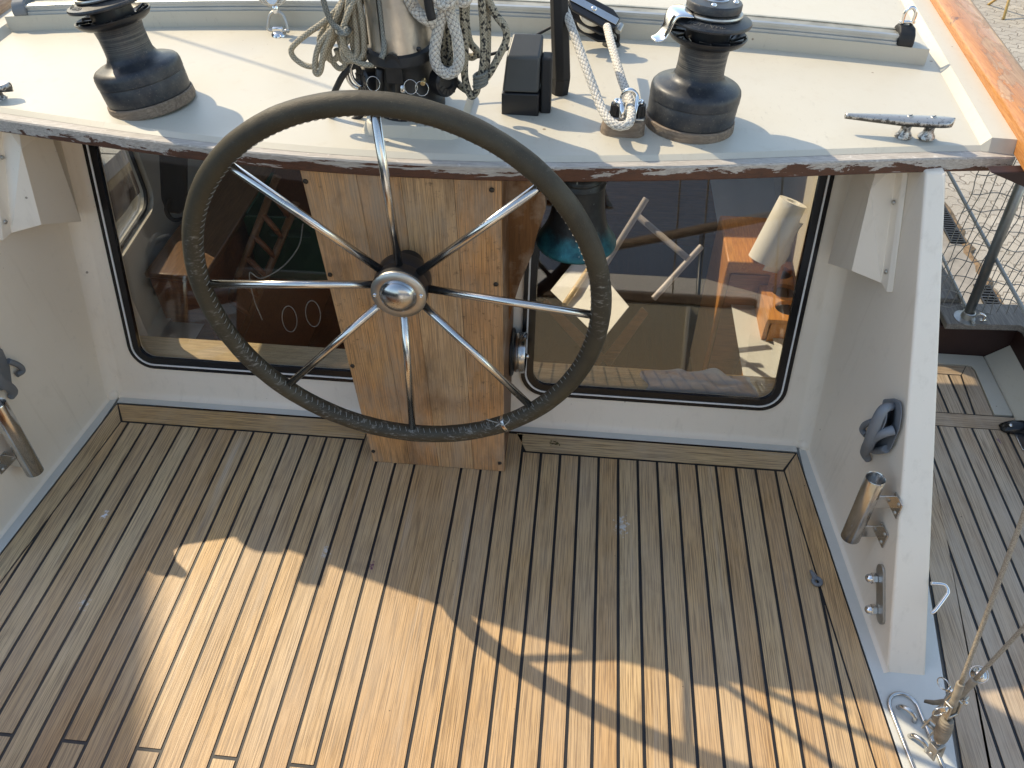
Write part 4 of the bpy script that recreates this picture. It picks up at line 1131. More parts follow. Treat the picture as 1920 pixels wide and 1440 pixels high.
# ================================================================== ROPES ROUND THE MAST
def rope(name, paths, r, m, label, cat, sub=8, seg=12, fz=0.0, tpm=0):
    mb = MB(); c0 = paths[0][0] if not isinstance(paths[0], Vector) else paths[0]
    for P in paths:
        rf = None
        if tpm:
            rf = lambda L, v: .93+.17*abs(sin(2*pi*(L*46+3*v))*sin(2*pi*(L*46-3*v)))**.5
        mb.tube(P, r, seg, sub=sub, rf=rf)
    o = obj(name, mb, m); tag(o, label, cat); stand(o, Vector(c0)); return o
def OYL(L, Y): return [OY(x, y, Y+(d[0] if d else 0)) for x, y, *d in L]
Yc = 1.325
coilA = [
 OYL([(700, -40), (672, -20), (650, -5), (641, 9), (610, 39), (579, 61), (556, 80), (546, 94), (552, 109), (571, 122), (590, 124), (606, 112, .02), (616, 92, .02), (630, 62, .01), (640, 40, .01), (652, 15), (668, -15)], Yc),
 OYL([(690, -30), (660, 2), (640, 30, .0), (624, 52, -.01), (602, 78, -.01), (593, 102, -.01), (590, 130, -.01), (595, 139, -.01), (602, 130, -.01), (607, 96, -.012), (621, 62, -.012), (634, 23, -.01), (646, 0), (668, -25)], Yc),
 OYL([(655, 0, .01), (636, 30, .01), (618, 52, .01), (616, 80, .01), (619, 106, .01), (632, 126, .01), (643, 127, .01), (650, 114, .01), (643, 94, .012), (636, 76, .012), (640, 64, .012), (651, 62, .008), (654, 72, .0), (646, 86, -.008), (652, 104, -.012), (674, 118, -.015), (697, 122, -.02), (712, 114, -.025), (728, 101, -.032)], Yc),
 OYL([(664, -10, .0), (672, 30, 0), (677, 66, 0), (679, 90, 0), (675, 100, 0), (668, 100, 0), (662, 88, 0), (659, 52, 0), (659, 16, 0), (662, -10, 0)], Yc),
 OYL([(671, -10, -.01), (680, 42, -.01), (683, 78, -.01), (682, 100, -.01), (672, 110, -.01), (656, 100, -.012), (645, 84, -.014), (641, 60, -.014), (650, 30, -.012), (654, 0, -.01), (662, -20, 0)], Yc),
 OYL([(668, -20, .012), (646, 20, .012), (628, 68, .012), (614, 100, .012), (622, 114, .012), (634, 104, .012), (642, 80, .012), (652, 40, .012), (662, 0, .012)], Yc),
 OYL([(676, -20, .0), (656, 18, -.018), (646, 44, -.022), (640, 60, -.022)], Yc),
 OYL([(680, -30, .015), (650, -8, .015), (622, 34, .015), (600, 70, .015), (606, 100, .015), (624, 112, .014), (638, 100, .012), (646, 70, .010), (656, 30, .010), (668, -10, .010)], Yc),
 OYL([(672, -20, -.005), (664, 20, -.006), (668, 60, -.008), (670, 96, -.010), (662, 112, -.010), (648, 112, -.008), (642, 96, -.006), (646, 60, 0), (652, 20, 0), (660, -20, 0)], Yc),
 OYL([(690, -30, .02), (676, 10, .02), (686, 60, .02), (688, 96, .02), (678, 116, .018), (660, 120, .014), (640, 112, .01), (630, 92, .006)], Yc),
]
rope('coiled_rope', coilA, .0050, M['rope_grey'], 'coil of thin grey braided line hanging left of the mast', 'rope', tpm=0)
rope('lashing_rope', [OYL([(604, -12, -.03), (607, 3, -.03), (613, 23, -.03), (624, 45, -.028), (636, 54, -.03), (645, 60, -.034), (650, 55, -.03), (644, 50, -.012), (636, 50, 0.0), (632, 57, -.01), (640, 63, -.034), (650, 62, -.034), (655, 56, -.01)], Yc)], .0048, M['rope_dark'], 'darker grey line tied round the thin rope coil left of the mast', 'rope')
gp = MC+Vector((GC.x, GC.y, 0))+Vector((GN.x, GN.y, 0))*.004
rope('halyard', [[gp+Vector((0, 0, 3.0)), gp+Vector((0, 0, 1.6)), gp+Vector((0, 0, 1.15)), gp+Vector((0, 0, 1.03)), gp+Vector((.001, -.010, 1.000)), gp+Vector((-.004, -.018, .985))]], .0048, M['rope_dark'], 'dark line running down inside the groove of the mast', 'rope')
Yw = 1.315
white = [OYL([(812, -40, .02), (820, -12), (831, 12), (826, 36), (820, 64), (815, 98), (820, 124), (838, 138), (855, 130), (861, 108), (857, 70), (848, 38), (842, 14), (846, -14), (850, -40, .02)], Yw)]
rope('white_braided_rope', white, .0092, M['rope_white'], 'thick white plaited rope hanging in a loop right of the mast', 'rope', sub=22, seg=24, tpm=52)
rope('dirty_rope', [OYL([(758, -40), (766, -10), (774, 10, .01), (786, 26, .01), (800, 36, .01), (812, 42, .02), (818, 50, .04)], Yw-.02), OYL([(812, -30), (818, -4), (828, 7), (842, 4), (846, -10), (848, -30)], Yw-.022), OYL([(856, -30), (858, -8), (865, 2), (874, -2), (876, -14), (874, -30)], Yw-.01)], .0095, M['rope_white'], 'stained plaited rope wrapped across the right side of the mast', 'rope', sub=16, seg=20, tpm=52)
mb = MB(); P = OYL([(799, -30), (803, 0), (806, 20), (810, 36)], Yw-.03)
mb.tube(P, .0075, 12, sub=4); o = obj('rope_strap', mb, M['black_matte']); tag(o, 'short black strap between the plaited ropes at the mast', 'strap'); stand(o, P[0])
Yf = 1.335
fl = [OYL([(866, -40, .01), (867, 0), (870, 47), (872, 94), (871, 138), (876, 164), (884, 180), (893, 172), (897, 154), (903, 138), (907, 100), (906, 47), (903, 0), (903, -40, .01)], Yf),
      OYL([(905, -40, .02), (914, -5, .01), (930, 28, .01), (947, 52, .01), (949, 76, .01), (935, 106, .01), (918, 137, .006), (902, 156, 0), (890, 166, .0)], Yf),
      OYL([(838, -20, .03), (837, 23, .03), (831, 62, .03), (832, 108, .03), (838, 128, .03), (844, 122, .03), (843, 100, .03), (840, 62, .03), (846, 10, .03), (852, -20, .03)], Yf),
      OYL([(876, -20, .05), (874, 40, .05), (881, 78, .05), (894, 96, .05), (886, 107, .05), (872, 104, .05)], Yf),
      OYL([(912, -20, .02), (914, 47, .018), (913, 112, .012), (906, 150, .008)], Yf),
      OYL([(848, 146, .04), (862, 160, .025), (876, 170, .01)], Yf)]
rope('flecked_rope', fl, .0065, M['rope_fleck'], 'long loops of sand coloured rope with black flecks hanging right of the mast', 'rope', sub=9)
mb = MB(); c = OY(901, 152, Yf-.004)
for k in range(4):
    mb.tube([c+Vector((.011*cos(a), .011*sin(a), -.006+.006*k+.004*cos(a))) for a in [2*pi*q/14 for q in range(14)]], .0032, 8, closed=True)
o = obj('whipping', mb, M['rope_dark']); tag(o, 'dark binding that gathers the flecked rope loops', 'rope binding'); stand(o, c)
# black hoses and a steel ring left of the mast foot
mb = MB(); P = OYL([(700, 128, .0), (678, 122), (658, 126), (643, 142), (634, 158), (626, 176), (619, 198), (620, 216), (632, 228), (650, 231), (668, 222), (684, 208)], 1.335)
mb.tube(P, .0058, 12, sub=6); o = obj('black_hose', mb, M['black_matte']); tag(o, 'black rubber hose curving around the left side of the mast foot', 'hose'); stand(o, P[6])
mb = MB(); P = OYL([(655, 116), (650, 132), (655, 152), (668, 164), (692, 168)], 1.345); mb.tube(P, .0042, 12, sub=6)
P2 = OYL([(664, 112), (658, 130), (664, 150), (678, 162), (696, 164)], 1.33); mb.tube(P2, .0030, 12, sub=6)
o = obj('steel_hoop', mb, M['steel']); tag(o, 'pair of curved steel hoops left of the mast foot', 'hoop'); stand(o, P[0])
mb = MB(); P = OYL([(1042, 46, .12), (1020, 58, .12), (990, 74, .10), (940, 96, .06), (900, 106, .05), (860, 110, .04), (836, 116, .03)], 1.42); mb.tube(P, .0030, 10, sub=6)
o = obj('black_cable', mb, M['black_matte']); tag(o, 'thin black cable between the black box and the mast foot', 'cable'); stand(o, P[0])

# ================================================================== BLACK BOX AND LEVER
bx = RF(974, 216); Yb = bx.y
zb = roofz(-.1)
t = thing('instrument_box', 'tall black plastic box with a sloping top greyed for sheen, right of the mast', 'box', (bx.x, bx.y, bx.z))
x0, x1 = OY(940, 212, Yb).x, OY(1009, 216, Yb).x
z1 = OY(975, 176, Yb).z; zt = OY(975, 108, Yb+.004).z
Db = .055
mb = MB(); mb.prism([(x0, Yb, zb-.004), (x1, Yb, zb-.004), (x1+.004, Yb+Db, zb-.004), (x0, Yb+Db, zb-.004)], [(x0+.0005, Yb, z1), (x1, Yb, z1), (x1+.004, Yb+Db, z1), (x0+.0005, Yb+Db, z1)], .003, 3); obj('base', mb, M['black'], t)
ztb = OY(990, 60, Yb+Db-.004).z
mb = MB()
A = [(x0+.0015, Yb+.0015, z1+.001), (x1-.001, Yb+.0015, z1+.001), (x1+.002, Yb+Db-.001, z1+.001), (x0+.0015, Yb+Db-.001, z1+.001)]
xa, xb = OY(949, 106, Yb+.006).x, OY(1012, 108, Yb+.006).x; xc, xd = OY(962, 59, Yb+Db-.006).x, OY(1020, 61, Yb+Db-.006).x
B = [(xa, Yb+.006, zt), (xb, Yb+.006, zt), (xd, Yb+Db-.006, ztb), (xc, Yb+Db-.006, ztb)]
mb.prism(A, B, .0045, 3); obj('cover', mb, M['black_cover'], t)
mb = MB(); mb.box(((x1+.012), Yb+Db*.55, zb+.050), (.020, .034, .105), .004); obj('side_housing', mb, M['black_matte'], t)
lb = RF(1049, 176)
mb = MB(); top = OY(1043, -20, lb.y+.0)
w_ = .0175
def hexbar(c, k=1): return [c+Vector((x*k, y*k, 0)) for x, y in ((-w_, 0), (-w_*.55, -.010), (w_*.35, -.012), (w_, -.003), (w_, .012), (-w_, .012))]
b0 = Vector((lb.x, lb.y, lb.z-.002)); b1 = Vector((lb.x+.002, lb.y, lb.z+.03)); b2 = Vector((top.x, top.y+.0, top.z+.06))
mb.prism(hexbar(b0, .92), hexbar(b1), 0); mb.prism(hexbar(b1), hexbar(b2, .9), .0015, 2)
lv = obj('lever_arm', mb, M['black_matte']); tag(lv, 'upright flat black lever arm standing right beside the black box', 'lever'); stand(lv, b0)

# ================================================================== CAM CLEAT ON ITS WOODEN BLOCK
cb = RF(1168, 247); cz = roofz(cb.x)
t = thing('cam_cleat', 'cam cleat with silver fairlead bolted to a small weathered wood block', 'cam cleat', (cb.x, cb.y, cz))
mb = MB(); a = [(cb.x+x, cb.y+y, cz-.003) for x, y in rr(-.043, .039, -.024, .036, .022, 6)]; b = [(cb.x+x+.002, cb.y+y+.001, cz+.027) for x, y in rr(-.036, .036, -.020, .030, .018, 6)]
mb.prism(a, b, .003, 3); obj('wood_block', mb, M['weather_wood'], t)
cc_ = Vector((cb.x+.004, cb.y+.004, cz+.028))
mb = MB(); mb.prism([cc_+Vector((x, y, -.001)) for x, y in rr(-.031, .033, -.017, .021, .008, 4)], [cc_+Vector((x, y, .003)) for x, y in rr(-.030, .032, -.016, .020, .008, 4)], .001, 2); obj('base_plate', mb, M['dull_steel'], t)
for s_ in (-1, 1):
    mb = MB(); c = cc_+Vector((s_*.0195+.001, -.001, .003)); n = 26
    for z0, z1_ in ((0, .0195),):
        lo_r = []; hi_r = []
        for k in range(n):
            a = 2*pi*k/n; rad = .0115+.0035*(.5+.5*cos(a-(pi/2+s_*.9)))+(.0009 if k % 2 else -.0006)
            lo_r.append(c+Vector((rad*cos(a), rad*sin(a), 0))); hi_r.append(c+Vector((rad*.9*cos(a), rad*.9*sin(a), .0205)))
        mb.prism(lo_r, hi_r, 0)
    obj('cam', mb, M['black'], t)
    mb = MB()
    P = [c+Vector((0, .002, .0225)), c+Vector((-s_*.006, -.008, .021)), c+Vector((-s_*.0085, -.016, .012)), c+Vector((-s_*.0085, -.018, .002))]
    mb.tube(P, lambda u: .0062-.0012*u, 12, sub=5, flat=.75); mb.cyl(c+Vector((0, .002, .020)), c+Vector((0, .002, .0265)), .0078, 20, bev=.0015)
    arm_ = obj('fairlead_arm', mb, M['bright'] if 'bright' in M else M['chrome'], t)
    mb = MB(); mb.cyl(c+Vector((0, .002, .0262)), c+Vector((0, .002, .0272)), .0032, 10); obj('socket_screw', mb, M['black'], arm_)
mb = MB(); c = cc_+Vector((.001, -.001, .003))
mb.tube([c+Vector((-.0130, .004, .016)), c+Vector((-.0120, .004, .034)), c+Vector((-.004, .002, .044)), c+Vector((.006, .001, .043)), c+Vector((.0130, -.002, .034)), c+Vector((.0125, -.012, .018)), c+Vector((.010, -.022, .000))], .0042, 14, sub=7)
obj('fairlead_hoop', mb, M['chrome'], t)
# the sheet through the cam cleat
g = lambda x, y, h: RF(x, y, h)
shp = [g(1036, -40, .20), g(1050, -5, .17), g(1062, 25, .15), g(1082, 80, .115), g(1102, 135, .085), g(1118, 178, .060), g(1128, 203, .048), g(1142, 226, .040), g(1160, 236, .038), g(1178, 232, .042), g(1184, 216, .045), g(1182, 196, .046), g(1176, 176, .050), g(1166, 150, .058), g(1154, 110, .070), g(1145, 78, .078), g(1138, 50, .082)]
rope('sheet_rope', [shp], .0076, M['rope_white'], 'fuzzy white mainsheet running from the block through the cam cleat', 'rope', sub=12, seg=24, tpm=52)
# double block at the top
t = thing('double_block', 'black double pulley block with steel straps and a white sheave', 'block', RF(1150, 80))
bc_ = RF(1112, 36, .060); d_ = (RF(1166, 52, .040)-RF(1070, 0, .082)).normalized(); up_ = Vector((0, -.45, 1)); up_ = (up_-d_*up_.dot(d_)).normalized(); sd_ = d_.cross(up_)
F = lambda u, v, w_: bc_+d_*u+sd_*v+up_*w_
def slab(L, w0, w1, bev=.002): 
    mb = MB(); mb.prism([F(u, v, w0) for u, v in L], [F(u, v, w1) for u, v in L], bev, 2); return mb
hexo = [(-.062, -.010), (-.045, -.026), (.030, -.027), (.052, -.014), (.052, .014), (.030, .027), (-.045, .026), (-.062, .010)]
for w0 in (-.024, -.003, .018):
    obj('cheek', slab(hexo, w0, w0+.006), M['black'], t)
for w0 in (-.016, .005):
    mb = MB(); mb.lathe([(0, w0), (.026, w0), (.0225, w0+.006), (.026, w0+.0115), (0, w0+.0115)], F(-.006, 0, 0), up_, 36); obj('sheave', mb, M['paper'], t)
mb = slab([(-.060, -.009), (.050, -.009), (.050, .009), (-.060, .009)], .0245, .0265, .0006); st = obj('strap', mb, M['steel'], t)
mb = MB(); mb.lathe([(0, .031), (.0035, .031), (.006, .0295), (.006, .0266)], F(-.006, 0, 0), up_, 18); obj('rivet', mb, M['chrome'], st)
mb = MB(); mb.box(F(.055, -.004, .006), (.022, .008, .012), .002, Matrix((d_, sd_, up_)).transposed()); mb.cyl(F(.060, -.012, .012), F(.060, .010, .012), .0062, 14, bev=.001); obj('clevis', mb, M['dull_steel'], t)
pb = RF(1146, 84); mb = MB(); mb.lathe([(.020, 0), (.019, .004), (.010, .010), (.009, .016), (0, .018)], pb, (0, 0, 1), 28); mb.tube([pb+Vector((-.014, 0, .006)), pb+Vector((-.013, 0, .022)), pb+Vector((0, 0, .030)), pb+Vector((.013, 0, .022)), pb+Vector((.014, 0, .006))], .004, 10, sub=5); obj('deck_eye', mb, M['cast'], t)
# single block on a ring, left
pe = RF(523, 66)
t = thing('swivel_block', 'small pulley block shackled to a steel ring and pad eye in front of the riser', 'block', pe)
mb = MB(); mb.lathe([(.0175, -.001), (.0170, .003), (.012, .008), (.006, .0095), (0, .010)], pe, (0, 0, 1), 30); mb.box(pe+Vector((0, .002, .012)), (.026, .012, .012), .003); obj('pad_eye', mb, M['chrome'], t)
mb = MB(); q = pe+Vector((0, .002, .013)); mb.tube([q+Vector((-.021, -.002, -.002)), q+Vector((-.021, .002, .012)), q+Vector((-.014, .008, .028)), q+Vector((0, .010, .034)), q+Vector((.014, .008, .028)), q+Vector((.021, .002, .012)), q+Vector((.021, -.002, -.002)), q+Vector((0, -.001, -.002))], .0036, 12, closed=True, sub=6)
mb.sphere(q+Vector((.023, -.002, -.002)), .0052, 10); obj('ring', mb, M['dull_steel'], t)
top_ = q+Vector((-.002, .012, .048)); mb = MB(); mb.cyl(q+Vector((0, .010, .030)), top_, .0075, 16, bev=.002); obj('swivel', mb, M['chrome'], t)
mb = MB(); c = top_+Vector((-.004, .012, .034)); ax = Vector((.25, -.85, .35)).normalized(); mb.lathe([(0, -.010), (.030, -.010), (.026, 0), (.030, .010), (0, .010)], c, ax, 30); obj('sheave', mb, M['black'], t)
mb = MB(); u_ = Vector((0, .2, 1)); u_ = (u_-ax*u_.dot(ax)).normalized(); v_ = ax.cross(u_)
L = [(.022*cos(a)*(1 if sin(a) > 0 else 1), .040*sin(a)) for a in [2*pi*k/24 for k in range(24)]]
mb.prism([c+v_*x+u_*y+ax*.0115 for x, y in L], [c+v_*x*.9+u_*y*.95+ax*.0145 for x, y in L], .001, 2); mb.box(c+u_*.005+ax*.016, (.014, .060, .0022), .0008, Matrix((v_, u_, ax)).transposed()); ck = obj('cheek', mb, M['steel'], t)
mb = MB(); mb.cyl(c-u_*.018+ax*.015, c-u_*.018+ax*.0205, .008, 18, bev=.002); obj('bolt', mb, M['chrome'], ck)
ro = [c+v_*(.032*cos(a))+u_*(.034*sin(a)) for a in [pi+.0+pi*k/10 for k in range(11)]]
ro = [ro[0]+u_*.25+v_*-.01, ro[0]+u_*.10]+ro+[ro[-1]+u_*.10, ro[-1]+u_*.25+v_*.01]
rope('block_rope', [ro], .0072, M['rope_white'], 'pale plaited rope passing round the small block left of the mast', 'rope', sub=8, seg=20, tpm=52)

# ================================================================== RIGGING at the lower right corner
cp0 = Vector((.712, .600, .001)); dy = Vector((.14, -1, 0)).normalized()*-1; dx_ = Vector((dy.y, -dy.x, 0))
t = thing('chainplate', 'oval stainless chainplate recess in the painted deck, lower right', 'chainplate', cp0)
L = rr(-.0275, .0275, -.125, .125, .027, 10)
mb = MB(); P = [cp0+dx_*u+dy*v for u, v in L]; mb.tube([p+Vector((0, 0, .0015)) for p in P], .0042, 10, closed=True, flat=1); obj('rim', mb, M['steel'], t)
mb = MB(); a = [mb.bm.verts.new(p+Vector((0, 0, .002))) for p in P]; b = [mb.bm.verts.new(cp0+dx_*u*.72+dy*v*.90+Vector((0, 0, -.009))) for u, v in L]
for i in range(len(a)): j = (i+1) % len(a); mb.face([a[i], a[j], b[j], b[i]], smooth=True)
mb.face(b); obj('bowl', mb, M['dull_steel'], t)
for v in (.085, .030, -.04):
    mb = MB(); c = cp0+dy*v; mb.tube([c+dx_*-.010+dy*.014, c+dx_*-.008+dy*.010+Vector((0, 0, .012)), c+Vector((0, 0, .017)), c+dx_*.008-dy*.010+Vector((0, 0, .012)), c+dx_*.010-dy*.014], .0048, 10, sub=5); obj('deck_eye', mb, M['steel'], t)
def rig(p0, p1, fr, label, kink=None):
    """turnbuckle and wire along the line p0-p1; fr = distances along it of the pieces, in metres"""
    d = (p1-p0); L = d.length; d.normalize(); s_ = d.cross(Vector((0, 0, 1))).normalized(); q = s_.cross(d)
    R_ = Matrix((s_, q, d)).transposed()
    t = thing('turnbuckle', label, 'turnbuckle', p0)
    at_ = lambda u: p0+d*u
    mb = MB()
    for k in (-1, 1): mb.box(at_(.012)+s_*(k*.0085), (.0038, .018, .032), .0012, R_)
    mb.box(at_(.028), (.021, .017, .006), .0012, R_); mb.cyl(at_(.008)-s_*.014, at_(.008)+s_*.014, .0042, 12); obj('lower_fork', mb, M['dull_steel'], t)
    for s0, s1 in ((.028, .046), (fr[1], fr[1]+.020)):
        mb = MB(); mb.cyl(at_(s0), at_(s1), .0052, 14); obj('stud', mb, M['steel'], t)
    mb = MB(); n = 40; prof = []
    for i in range(n+1):
        u = i/n; prof.append(((.0088+.0042*sin(pi*u)**.5+.0007*sin(u*60)), fr[0]+(fr[1]-fr[0])*u))
    mb.lathe([(0, fr[0])]+prof+[(0, fr[1])], p0, d, 20); obj('taped_body', mb, M['tape'], t)
    f0 = fr[1]+.016; mb = MB()
    for k in (-1, 1): mb.box(at_(f0+.016)+s_*(k*.0105), (.0042, .016, .034), .0015, R_)
    mb.box(at_(f0+.002), (.025, .016, .006), .0015, R_); obj('upper_fork', mb, M['dull_steel'], t)
    mb = MB(); mb.cyl(at_(f0+.022)-s_*.019, at_(f0+.022)+s_*.017, .0048, 14, bev=.001); mb.cyl(at_(f0+.022)-s_*.021, at_(f0+.022)-s_*.017, .0075, 14, bev=.001); obj('clevis_pin', mb, M['steel'], t)
    mb = MB(); c = at_(f0+.024)-s_*.030
    for e in (0, .0012): mb.tube([c+s_*(.011*cos(a))+d*(.011*sin(a))+q*(e+.002*cos(a)) for a in [2*pi*k/22 for k in range(22)]], .0008, 6, closed=True)
    obj('split_ring', mb, M['steel'], t)
    mb = MB(); e1 = f0+.012; mb.lathe([(0, e1), (.0075, e1), (.0070, e1+.02), (.0062, e1+.028), (.0068, fr[2]-.002), (.0064, fr[2]), (0, fr[2])], p0, d, 20, sx=1, sy=1); obj('terminal', mb, M['tape'], t)
    mb = MB(); far = p0+d*2.2
    mb.tube([at_(fr[2]-.004)+(far-at_(fr[2]))*(i/60) for i in range(61)], .0036, 10); obj('wire', mb, M['wire'], t)
    return t
M['tape'] = m_simple('old_tape', (.36, .31, .24), .7, 0, 60, .5, .25, 40)
pA = DK(1752, 1414, .030); pB = DK(1920, 965, .60)
rig(pA, pB, (.045, .105, .205), 'long turnbuckle with taped body and a wire rising to the right border')
pA2 = DK(1742, 1366, .030); pB2 = DK(1920, 1176, .34)
rig(pA2, pB2, (.030, .070, .165), 'shorter turnbuckle with thick round shackle nut, its wire leaving low at the right border')
mb = MB(); c = DK(1835, 1266, .155); ax = (pB-c).normalized()*.2+(CAM-c).normalized(); ax.normalize()
mb.lathe([(0, .010), (.006, .010), (.0075, .008), (.0085, .005), (.0125, .005), (.0135, .001), (.0130, -.006), (0, -.006)], c, ax, 28)
for e in (0, .003): mb.tube([c+ax*(.012+e)+Vector((1, 0, 0)).cross(ax).normalized()*(.0145*cos(a))+ax.cross(Vector((1, 0, 0)).cross(ax).normalized())*(.0145*sin(a)) for a in [2*pi*k/26 for k in range(26)]], .0011, 6, closed=True)
o = obj('shackle_nut', mb, M['steel']); tag(o, 'round shackle nut with a ring where the two wires meet', 'shackle'); stand(o, c)
mb = MB(); P = [DK(1733, 1314, .02), DK(1750, 1317, .03), DK(1768, 1316, .045), DK(1778, 1300, .06)]
rows = [[mb.bm.verts.new(p+Vector((0, .5, 1)).normalized()*k) for k in (-.0035-.002*i, .0035+.002*i)] for i, p in enumerate(P)]
for a, b in zip(rows, rows[1:]): mb.face([a[0], a[1], b[1], b[0]], smooth=True)
o = obj('tape_end', mb, M['tape']); o.modifiers.new('s', 'SOLIDIFY').thickness = .0012; tag(o, 'loose grey tape end sticking out from the turnbuckles', 'tape'); stand(o, P[0])

# small things on the deck
c = DK(1527, 1086, .0)
mb = MB(); k = Vector((.30, -.95, 0)).normalized(); s_ = Vector((k.y, -k.x, 0))
ring_ = [c+k*(.009+.0085*cos(a))+s_*(.0085*sin(a))+Vector((0, 0, .0055)) for a in [2*pi*q/20 for q in range(20)]]
mb.tube(ring_, .0042, 10, closed=True, flat=1.1); mb.tube([c+k*.001+Vector((0, 0, .006)), c-k*.008+Vector((0, 0, .006)), c-k*.020+Vector((0, 0, .004))], lambda u: .0075-.0045*u, 10, sub=3)
o = obj('rope_thimble', mb, M['grey_plastic']); tag(o, 'small grey teardrop thimble lying on the teak deck near the right wing', 'thimble'); stand(o, c)
rnd = random.Random(9); mb = MB(); c = DK(1040, 832, .0)
for k in range(26):
    p = c+Vector((rnd.uniform(-.016, .016), rnd.uniform(-.006, .006), .001+rnd.random()*.003)); mb.tube([p, p+Vector((rnd.uniform(-.006, .006), rnd.uniform(-.004, .004), rnd.uniform(0, .004)))], .0007, 4)
o = obj('moss_tuft', mb, m_simple('dry_moss', (.11, .10, .03), .9)); tag(o, 'tiny dry moss tuft on the teak margin plank right of the pedestal', 'moss'); stand(o, c)
c = DK(1903, 800, .01)
t = thing('fairlead', 'glossy black fairlead on the side deck cut by the right border', 'fairlead', c)
mb = MB()
sec = [(-.045, .010, .004), (-.038, .016, .012), (-.020, .021, .022), (.005, .022, .026), (.035, .020, .024), (.055, .012, .012)]
rows = [[mb.bm.verts.new(c+Vector((u+.01, -hw*cos(a), -.008+(h*sin(a) if sin(a) > 0 else 0)))) for a in [pi*q/10 for q in range(11)]] for u, hw, h in sec]
for a, b in zip(rows, rows[1:]):
    for i in range(10): mb.face([a[i], a[i+1], b[i+1], b[i]], smooth=True)
mb.face(rows[0]); mb.face(rows[-1]); obj('body', mb, M['black_gloss'], t)
mb = MB(); mb.box(c+Vector((.02, -.045, -.0075)), (.05, .06, .004), .0012); obj('foot_plate', mb, M['steel'], t)
mb = MB(); mb.lathe([(0, .003), (.004, .002), (.005, 0)], c+Vector((-.018, -.008, .0125)), (0, -.3, 1), 12); obj('screw', mb, M['chrome'], t)

# wooden bracket beside the pedestal that carries the bell
L = [(944, 322), (1016, 322), (1024, 392), (1006, 436), (1000, 474), (988, 500), (975, 530), (962, 572), (952, 612), (944, 612)]
mb = MB(); mb.prism([OY(x, y, 1.345-.0*(y-322)/250) for x, y in L], [OY(x, y, 1.345)+Vector((0, .024, 0)) for x, y in L], .002, 2)
o = obj('bell_bracket', mb, M['bracket']); tag(o, 'brown wooden bracket with peeling varnish between the pedestal and the bell', 'bracket'); stand(o, OY(950, 600, 1.35))

